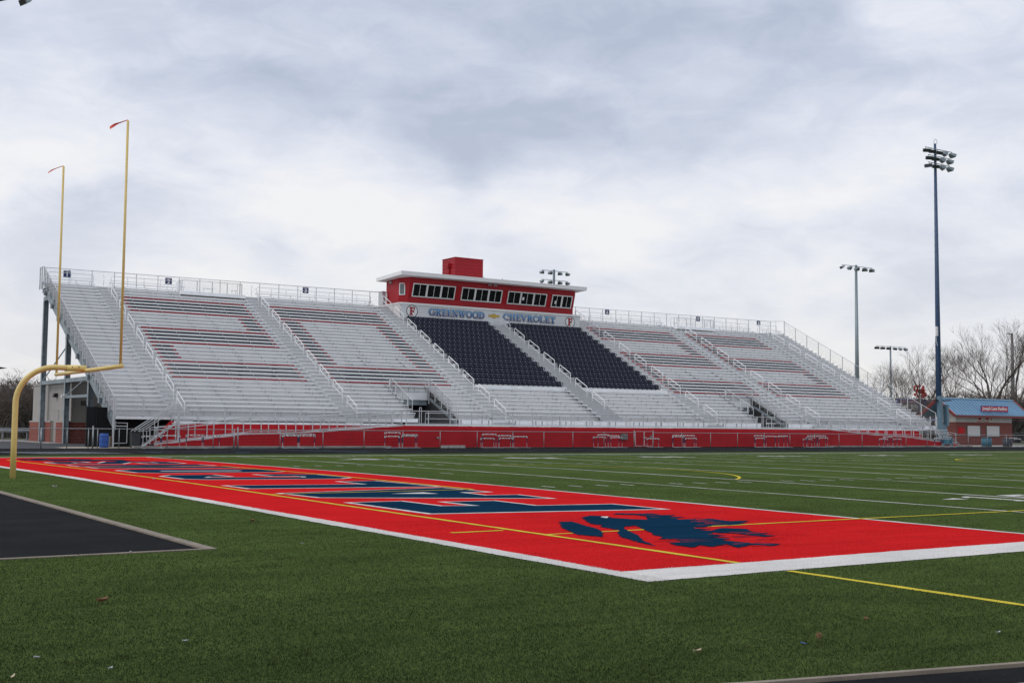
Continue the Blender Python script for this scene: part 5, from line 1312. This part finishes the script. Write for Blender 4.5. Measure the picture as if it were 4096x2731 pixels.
# ================================================================== PAVILION
pv = empty('pavilion', (112, 75.2, GZ), 'brick concession pavilion with a blue metal roof at right', 'building')
M_PBRICK = bpy.data.materials.new('red_brickwork'); M_PBRICK.use_nodes = True
t = M_PBRICK.node_tree; b = t.nodes['Principled BSDF']; b.inputs['Roughness'].default_value = .85
g = t.nodes.new('ShaderNodeNewGeometry'); sp = t.nodes.new('ShaderNodeSeparateXYZ'); ad = t.nodes.new('ShaderNodeMath'); ad.operation = 'ADD'; cb = t.nodes.new('ShaderNodeCombineXYZ'); bt = t.nodes.new('ShaderNodeTexBrick')
t.links.new(g.outputs['Position'], sp.inputs[0]); t.links.new(sp.outputs[0], ad.inputs[0]); t.links.new(sp.outputs[1], ad.inputs[1]); t.links.new(ad.outputs[0], cb.inputs[0]); t.links.new(sp.outputs[2], cb.inputs[1]); t.links.new(cb.outputs[0], bt.inputs[0])
bt.inputs['Scale'].default_value = 1.0; bt.inputs['Brick Width'].default_value = .4; bt.inputs['Row Height'].default_value = .1; bt.inputs['Mortar Size'].default_value = .008
bt.inputs['Color1'].default_value = (.23, .058, .046, 1); bt.inputs['Color2'].default_value = (.17, .045, .038, 1); bt.inputs['Mortar'].default_value = (.22, .13, .11, 1); t.links.new(bt.outputs[0], b.inputs['Base Color'])
PX0, PX1, PY0, PY1 = 107.0, 117.35, 74.0, 76.45
MB().box(PX0, PX1, PY0, PY1, GZ, 2.66).build('brick_wall', M_PBRICK, pv)
M_WPAN = ribbed('white_batten_panel', (0.55, 0.54, 0.52), 'X', .3, .6, .5); M_WPAN2 = ribbed('white_batten_gable', (0.55, 0.54, 0.52), 'Y', .3, .6, .5)
MB().box(PX0 + .03, PX1 - .03, PY0 + .02, PY1 - .02, 2.665, 3.35).build('upper_panel', M_WPAN, pv)
YM = (PY0 + PY1) / 2
MB().prism([(PY0 + .03, 3.355), (PY1 - .03, 3.355), (YM, 4.65)], 'X', PX0 + .04, PX1 - .04).build('gable_panel', M_WPAN2, pv)
M_BROOF = mat('blue_roof_sheet', (0.12, 0.26, 0.40), 0.35, 0.1, var=0.12, scale=.5)
M_MAROON = mat('maroon_trim', (0.16, 0.022, 0.022), 0.45, var=0.1)
M_SALMON = mat('faded_red_trim', (0.40, 0.09, 0.07), 0.5, var=0.15)
ov = 1.1; ex0, ex1 = PX0 - 1.6, PX1 + 2.0; ye = PY0 - ov; yr = YM; zr_, ze = 5.28, 3.42
RF = MB().add([(ex0, ye, ze), (ex1, ye, ze), (ex1, yr, zr_), (ex0, yr, zr_), (ex0, ye, ze - .06), (ex1, ye, ze - .06), (ex1, yr, zr_ - .06), (ex0, yr, zr_ - .06)],
         [(0, 1, 2, 3), (7, 6, 5, 4), (0, 4, 5, 1), (1, 5, 6, 2), (2, 6, 7, 3), (3, 7, 4, 0)]).build('roof', M_BROOF, pv)
yb_ = PY1 + ov
MB().add([(ex0, yb_, ze), (ex1, yb_, ze), (ex1, yr, zr_), (ex0, yr, zr_), (ex0, yb_, ze - .06), (ex1, yb_, ze - .06), (ex1, yr, zr_ - .06), (ex0, yr, zr_ - .06)],
         [(0, 3, 2, 1), (4, 5, 6, 7), (0, 1, 5, 4), (1, 2, 6, 5), (2, 3, 7, 6), (3, 0, 4, 7)]).build('roof', M_BROOF, pv)
nrib = 22
for i in range(nrib + 1):
    x = ex0 + .15 + (ex1 - ex0 - .3) * i / nrib; MB().beam((x, ye, ze + .025), (x, yr - .05, zr_ + .005), .045, .055).build('roof_seam', M_BROOF, RF)
MB().tube([(ex0, yr, zr_ + .03), (ex1, yr, zr_ + .03)], .09, 6).build('ridge_cap', mat('pale_blue_trim', (0.20, 0.36, 0.48), 0.4), RF)
MB().box(ex0 - .05, ex1 + .05, ye - .08, ye - .005, ze - .24, ze + .02).build('eave_gutter', M_MAROON, pv)
for x in (ex0 - .04, ex1 + .04):
    MB().beam((x, ye - .02, ze - .10), (x, yr, zr_ - .10), .06, .30).beam((x, yb_, ze - .10), (x, yr, zr_ - .10), .06, .30).build('barge_board', M_MAROON, pv)
    MB().beam((x, ye, ze + .08), (x, yr, zr_ + .08), .10, .07).beam((x, yb_, ze + .08), (x, yr, zr_ + .08), .10, .07).build('barge_cap', M_SALMON, pv)
MB().beam((PX1 + .1, PY0 - .1, 2.9), (PX1 + 1.2, PY0 - 1.1, 3.2), .1, .1).build('downpipe', M_MAROON, pv)
M_SHUT = mat('white_shutter', (0.58, 0.58, 0.57), 0.5, var=0.06)
for x0, x1 in ((109.0, 111.3), (112.5, 114.9)):
    w = MB().box(x0 - .08, x1 + .08, PY0 - .05, PY0 - .002, 1.02, 1.10).box(x0 - .08, x0, PY0 - .05, PY0 - .002, 1.105, 2.3).box(x1, x1 + .08, PY0 - .05, PY0 - .002, 1.105, 2.3).build('serving_window', MATS['dark_grille'], pv)
    for i in range(8): MB().prism([(PY0 - .03, 1.11 + .145 * i), (PY0 - .004, 1.11 + .145 * i), (PY0 - .004, 1.25 + .145 * i), (PY0 - .015, 1.25 + .145 * i)], 'X', x0 + .01, x1 - .01).build('shutter_slat', M_SHUT, w)
MB().box(107.35, 108.38, PY0 - .03, PY0 - .002, 1.42, 2.08).build('notice_board', M_RED, pv)
for x, z, w_, h_ in ((111.3, 3.10, .55, .28), (112.7, 3.10, .5, .26), (113.4, 3.05, .12, .34), (111.2, 2.75, .9, .07), (112.5, 2.75, .9, .07), (110.6, 3.14, .12, .12), (111.9, 2.85, .2, .1)):
    MB().box(x - w_ / 2, x + w_ / 2, PY0 - .012, PY0 - .002, z - h_ / 2, z + h_ / 2).build('painted_emblem', M_REDPAINT, pv)
rs = empty('roof_sign', (113.1, 73.3, 3.8), 'red Joseph Lane Pavilion sign standing on the blue roof', 'sign')
MB().box(110.55, 115.6, 73.28, 73.33, 3.86, 4.55).build('sign_border', mat('blue_sign_edge', (0.03, 0.045, 0.25), 0.5), rs)
MB().box(110.62, 115.53, 73.262, 73.278, 3.92, 4.49).build('sign_face', mat('red_sign_face', (0.47, 0.035, 0.055), 0.5, var=0.05), rs)
text('Joseph Lane Pavilion', .52, (113.07, 73.255, 4.23), M_WHITE, rs, 'sign_text', width=4.6, bold=.012)
for x in (110.9, 112.3, 113.8, 115.3): MB().beam((x, 73.36, 3.9), (x, 74.3, 4.25), .05, .05).build('sign_strut', MATS['blue_sign_edge'], rs)
tb = empty('litter_bin', (101.5, 66.3, GZ), 'teal round litter bin in front of the pavilion wall', 'bin')
MB().tube([(101.5, 66.3, GZ), (101.5, 66.3, .92)], .50, 14, r1=.52).build('bin_body', mat('teal_plastic', (0.035, 0.13, 0.19), 0.5, var=0.1), tb, smooth=True)
MB().tube([(101.5, 66.3, .925), (101.5, 66.3, 1.06)], .52, 14, r1=.40).build('bin_lid', mat('dark_teal', (0.02, 0.07, 0.10), 0.5), tb, smooth=True)
for i, (x, h, lb) in enumerate(((93.4, 1.12, 'teal plastic table folded beside the hurdles at the ramp end'), (104.6, .9, 'dark grey round bin near the right edge behind the hurdles'))):
    if i == 0: tag(MB().box(x - .8, x + .8, 65.0, 65.06, .35, h).box(x - .7, x - .64, 64.9, 65.16, GZ, .35).box(x + .64, x + .7, 64.9, 65.16, GZ, .35).build('folding_table', mat('teal_table', (0.05, 0.24, 0.33), 0.5), origin=(x, 65, GZ)), lb, 'table')
    else: tag(MB().tube([(x, 66, GZ), (x, 66, h)], .45, 14, r1=.48).tube([(x, 66, h), (x, 66, h + .1)], .5, 14, r1=.3).build('round_bin', mat('slate_plastic', (0.05, 0.06, 0.075), 0.6), origin=(x, 66, GZ), smooth=True), lb, 'bin')

# tall dark-screened fence behind, and the scoreboard
tf = empty('tall_fence', (130, 95, GZ), 'tall dark-screened fence behind the pavilion', 'fence')
M_SCR = mat('dark_screen', (0.055, 0.055, 0.050), 0.95, var=0.3, scale=.4)
for i in range(24):
    x = 100 + 4 * i
    if x >= 140: MB().box(x + .06, x + 3.94, 95.04, 95.06, .3, 5.9).build('screen_panel', M_SCR, tf)
    MB().tube([(x, 95, GZ), (x, 95, 6.5)], .06, 6).build('post', M_GALV, tf)
for z in (1.5, 3.3, 5.9): MB().tube([(100, 94.96, z), (196, 94.96, z + .5 * (z > 5))], .035, 5).build('rail', M_GALV, tf)
sb = empty('scoreboard', (163, 122, GZ), 'blue scoreboard with cream panel seen past the end of the stands', 'scoreboard')
M_SBL = mat('scoreboard_blue', (0.035, 0.045, 0.22), 0.5)
for x in (157.6, 167.5): MB().box(x - .15, x + .15, 122.3, 122.6, GZ, 6.0).build('post', M_WHITE, sb)
MB().box(156.9, 168.5, 122.0, 122.2, 6.1, 6.95).build('title_panel', M_SBL, sb)
MB().box(156.9, 168.5, 122.05, 122.2, 3.2, 6.09).build('back_panel', M_SBL, sb)
MB().box(157.6, 160.1, 121.98, 122.04, 3.6, 6.05).build('cream_panel', mat('cream_panel', (0.52, 0.50, 0.36), 0.6, var=0.05), sb)
MB().box(160.3, 162.2, 121.98, 122.04, 5.0, 6.05).build('white_panel', M_WHITE, sb); MB().box(160.3, 163.2, 121.98, 122.04, 4.0, 4.5).build('red_panel', M_REDPAINT, sb)
text('RICHARD L. CO', .62, (161.75, 121.97, 6.5), mat('pink_letter', (0.62, 0.30, 0.28), 0.5), sb, 'sign_text', width=8.6, bold=.02)
# red script sign on top, partly behind the pole
M_SCRIPT = mat('red_script', (0.50, 0.03, 0.02), 0.5)
def stroke(pts, r_=.16):
    MB().tube([(161.6 + a, 121.9, 7.3 + b) for a, b in pts], r_, 6).build('script_stroke', M_SCRIPT, sb, smooth=True)
stroke([(-.3, 1.0), (-.5, 1.5), (-.2, 1.85), (.5, 1.9), (1.2, 1.95)]); stroke([(.5, 1.9), (.3, 1.2), (.1, .5), (-.3, .3), (-.5, .55)]); stroke([(-.1, 1.1), (.3, 1.2), (.7, 1.25)])
stroke([(1.3, 1.3), (.9, 1.3), (.75, .9), (1.0, .65), (1.3, .9), (1.35, 1.35), (1.3, .75), (1.55, .65)]); stroke([(1.55, .7), (1.95, 1.5), (2.05, 2.0), (1.8, 1.9), (1.7, 1.1), (1.9, .65), (2.2, .8)]); stroke([(2.3, 1.3), (2.0, 1.0), (2.3, .7), (2.6, .8)])
MB().prism([(161.9 + a, 7.2 + b) for a, b in ((-.1, .45), (2.5, .75), (2.5, .35), (1.0, -.25), (.4, -.3))], 'Y', 121.8, 122.0).build('script_tail', M_SCRIPT, sb)

# ================================================================== TREES
M_BARK = mat('grey_bark', (0.085, 0.072, 0.062), 0.95, var=0.3, scale=2)
M_TWIG = mat('brown_twig', (0.128, 0.104, 0.090), 0.95, var=0.3, scale=1)
def grow(seed, h, levels=6, spread=.55, trunk_r=.38, fork=(2, 3), up_=.25, stems=1):
    rng = random.Random(seed); big, small = MB(), MB()
    def seg(p, d, L_, r, lv):
        n = 3 if lv < 3 else 2; pts = [p.copy()]; q = p.copy(); dd = d.copy()
        for i in range(n):
            dd = (dd + Vector((rng.gauss(0, .10), rng.gauss(0, .10), rng.gauss(.03, .06)))).normalized(); q = q + dd * (L_ / n); pts.append(q.copy())
        r1 = r * .66
        (big if lv <= 2 else small).tube(pts, r, 6 if lv < 2 else (4 if lv == 2 else 3), cap=False, r1=r1)
        if lv >= levels: return
        k = rng.randint(*fork) + (1 if lv >= 2 else 0) 
        for j in range(k):
            a = 2 * math.pi * (j + rng.random() * .8) / k; s_ = spread * rng.uniform(.6, 1.25)
            ax = dd.cross(Vector((0, 0, 1))) if abs(dd.z) < .95 else Vector((1, 0, 0)); ax.normalize(); bx_ = dd.cross(ax)
            nd = (dd * math.cos(s_) + (ax * math.cos(a) + bx_ * math.sin(a)) * math.sin(s_) + Vector((0, 0, up_))).normalized()
            st = pts[-1] if j < 2 else pts[rng.randint(1, len(pts) - 1)]
            seg(st, nd, L_ * rng.uniform(.62, .86), max(r1 * rng.uniform(.6, .9), .0095), lv + 1)
    for s_ in range(stems):
        d0 = Vector((rng.gauss(0, .06 + .22 * (stems > 1)), rng.gauss(0, .06 + .22 * (stems > 1)), 1)).normalized()
        seg(Vector((rng.gauss(0, .3) * (stems > 1), rng.gauss(0, .3) * (stems > 1), -.1)), d0, h * .27, trunk_r, 0)
    zmax = max(v[2] for v in small.v); k = h / zmax
    for mb in (big, small): mb.v = [(x * k, y * k, z * k) for x, y, z in mb.v]
    return big.mesh('trunk', M_BARK, True), small.mesh('crown', M_TWIG)
SP = [grow(11, 20, 6, .50, .42), grow(23, 20, 6, .58, .40, stems=2), grow(37, 19, 6, .46, .36), grow(51, 18, 6, .62, .45, up_=.18)]
BUSH = [grow(71, 6, 5, .6, .12, stems=4, up_=.15), grow(83, 6, 5, .65, .12, stems=5, up_=.1)]
def tree(i, x, y, h, rz, label, proto=None, group='bare trees behind the stands', w=1.0, cat='tree', name='bare_tree'):
    tr, cr_ = (proto or SP)[i]; e = empty(name, (x, y, GZ), label, cat, group); e.rotation_euler = (0, 0, rz)
    zm_ = max(v.co.z for v in cr_.vertices); k = h / zm_; e.scale = (k * w, k * w, k)
    for nm, me in (('trunk', tr), ('crown', cr_)):
        o = bpy.data.objects.new(nm, me); col.objects.link(o); o.parent = e
    return e
def polar(px, d):
    """a point d metres from the lens in the plan direction of image column px (of 4096)"""
    a = YAW + math.atan((px - 2048) / 4831.7); return -8.97 + d * math.sin(a) / math.cos(a - YAW), -11.17 + d * math.cos(a) / math.cos(a - YAW)
TR = [(3190, 235, 19, 0, .9, 'small bare treetop over the right slope of the stands, leftmost there'), (3290, 232, 17, 1, .9, 'bare treetop over the right slope of the stands, second from left'),
      (3420, 215, 13.5, 2, 1.1, 'bare tree directly behind the grey five-lamp pole'), (3530, 225, 15, 3, 1.0, 'bare tree between the grey five-lamp pole and the far lamp row'),
      (3600, 210, 15, 1, 1.0, 'bare tree just right of the far row of six lamps'), (3680, 200, 17.5, 0, 1.1, 'tall bare tree left of the blue pole behind the red script'),
      (3800, 205, 17, 2, 1.1, 'bare tree immediately right of the blue pole'), (3850, 185, 14, 3, .9, 'leaning bare tree over the left end of the blue roof'),
      (3960, 185, 20, 0, 1.2, 'tallest bare tree, standing behind the middle of the blue roof'), (4060, 190, 19.5, 1, 1.1, 'tall bare tree behind the thin plain pole at right'), (4140, 180, 19, 3, 1.1, 'bare tree cut by the right edge of the picture'), (4010, 230, 16, 2, 1.2, 'farther bare tree between the two tallest at right')]
for i, (px, d, h, sp_, w, lb) in enumerate(TR):
    x, y = polar(px, d); tree(sp_, x, y, h * .94, i * 1.7, lb, w=w * .95)
BU = [(-60, 120, 6.5), (10, 118, 6.8), (70, 122, 6.0), (115, 117, 5.0), (160, 124, 5.2), (215, 130, 5.6), (280, 128, 5.6), (345, 132, 5.0)]
for i, (px, d, h) in enumerate(BU):
    x, y = polar(px, d); tree(i % 2, x, y, h, i * 2.1, 'leafless brush behind the guard rail at far left, %s from the left' % ORD(i + 1), BUSH, 'brush at far left', 1.3, 'bush', 'bare_bush')
for i, (px, d, h) in enumerate([(3640, 190, 7), (3740, 188, 7), (3860, 176, 8.0), (3920, 178, 8.6), (3990, 176, 8), (4070, 178, 7.5)]):
    x, y = polar(px, d); tree(i % 2, x, y, h, i * 1.3, 'dense leafless thicket behind the pavilion, %s from the left' % ORD(i + 1), BUSH, 'thickets behind the pavilion', 1.6, 'bush', 'bare_thicket')
# far wood closing the horizon
fw_ = MB(); rng = random.Random(5)
for i in range(9000):
    if i % 3 == 0: px = rng.uniform(-150, 420); d = rng.uniform(135, 170); hh = rng.uniform(1.5, 6.2)
    elif i % 3 == 1: px = rng.uniform(3200, 4300); d = rng.uniform(240, 300); hh = rng.uniform(3, 9)
    else: px = rng.uniform(-900, 5200); d = rng.uniform(300, 420); hh = rng.uniform(4, 10)
    a = YAW + math.atan((px - 2048) / 4831.7)
    x, y = -8.97 + d * math.sin(a), -11.17 + d * math.cos(a); lean = rng.gauss(0, .12) * hh
    fw_.tube([(x, y, GZ), (x + lean * .4, y, hh * .6), (x + lean, y, hh)], .09, 3, cap=False, r1=.03)
    for q in range(3):
        z = hh * rng.uniform(.3, .85); fw_.tube([(x + lean * z / hh, y, z), (x + lean * z / hh + rng.gauss(0, .9), y, z + rng.uniform(.4, 1.6))], .05, 3, cap=False, r1=.02)
tag(fw_.build('far_wood', M_TWIG), 'leafless far woodland along the horizon', 'woodland', kind='stuff')

# ================================================================== LITTER ON THE TURF
M_LEAF = mat('dead_leaf', (0.22, 0.12, 0.06), 0.8, var=0.25, scale=30)
M_PAPER = mat('paper_scrap', (0.46, 0.46, 0.46), 0.7, var=0.05)
def scrap(x, y, L_, w_, mt, name, label, cat, seed, curl=.4):
    r_ = random.Random(seed); n = 5; vs = []; a = r_.uniform(0, 3.1); ca, sa = math.cos(a), math.sin(a)
    for i in range(n + 1):
        t_ = i / n - .5; ww = w_ * (1 - (2 * t_) ** 2) ** .5 * .5 + w_ * .06
        for s_ in (-1, 0, 1):
            u_, v_ = t_ * L_, s_ * ww; z = curl * w_ * abs(s_) + curl * L_ * .35 * (2 * t_) ** 2 + r_.uniform(0, .004) + .022
            vs.append((x + u_ * ca - v_ * sa, y + u_ * sa + v_ * ca, zg(y) + z))
    fs = [(i * 3 + q, i * 3 + q + 1, i * 3 + q + 4, i * 3 + q + 3) for i in range(n) for q in range(2)]
    vb = [(p[0], p[1], p[2] - .003) for p in vs]; k = len(vs)
    mb = MB().add(vs + vb, fs + [tuple(reversed([q + k for q in f])) for f in fs])
    return tag(mb.build(name, mt, origin=(x, y, zg(y))), label, cat)
scrap(-5.84, .405, .13, .06, M_LEAF, 'dead_leaf', 'large curled brown leaf on the turf at lower left', 'leaf', 1)
scrap(-2.68, -4.25, .075, .03, mat('pale_leaf', (0.50, 0.42, 0.28), 0.8), 'dead_leaf', 'pale dry leaf on the turf near the bottom edge, right of centre', 'leaf', 2)
scrap(-1.48, -4.36, .055, .05, M_LEAF, 'dead_leaf', 'crumpled tan leaf beside the blue sliver at lower right', 'leaf', 3, .8)
scrap(-.35, -3.88, .06, .04, M_LEAF, 'dead_leaf', 'tiny brown leaf above the blue sliver at lower right', 'leaf', 4)
scrap(-1.28, 8.26, .12, .06, M_LEAF, 'dead_leaf', 'small brown leaf between the black apron and the end line', 'leaf', 5)
for i, (x, y, lb) in enumerate([(-5.84, -1.95, 'white paper fleck at lower left, right of the large leaf'), (-6.61, -2.70, 'white paper scrap near the bottom edge at lower left'), (-6.95, -2.06, 'white paper scrap, leftmost of the lower left flecks'),
                                (.10, -4.89, 'white fleck at lower right near the running track kerb'), (-1.86, 19.7, 'white fleck on the grass near the goal post foot'), (1.48, 22.65, 'white scrap on the red end zone near the goal post'), (-2.05, 4.47, 'white fleck just right of the apron corner'), (-4.41, 4.45, 'white scrap on the kerb of the black apron')]):
    scrap(x, y, .045 if y < 10 else .14, .022 if y < 10 else .07, M_PAPER, 'paper_scrap', lb, 'litter', 20 + i)
scrap(-1.70, -4.40, .07, .012, mat('blue_sliver', (0.03, 0.10, 0.38), 0.4), 'plastic_sliver', 'blue plastic sliver on the turf at lower right', 'litter', 40, .1)
scrap(-7.22, -2.62, .13, .015, mat('straw_stalk', (0.50, 0.44, 0.28), 0.8), 'straw_stalk', 'pale straw stalk in the bottom left corner', 'litter', 41, .1)
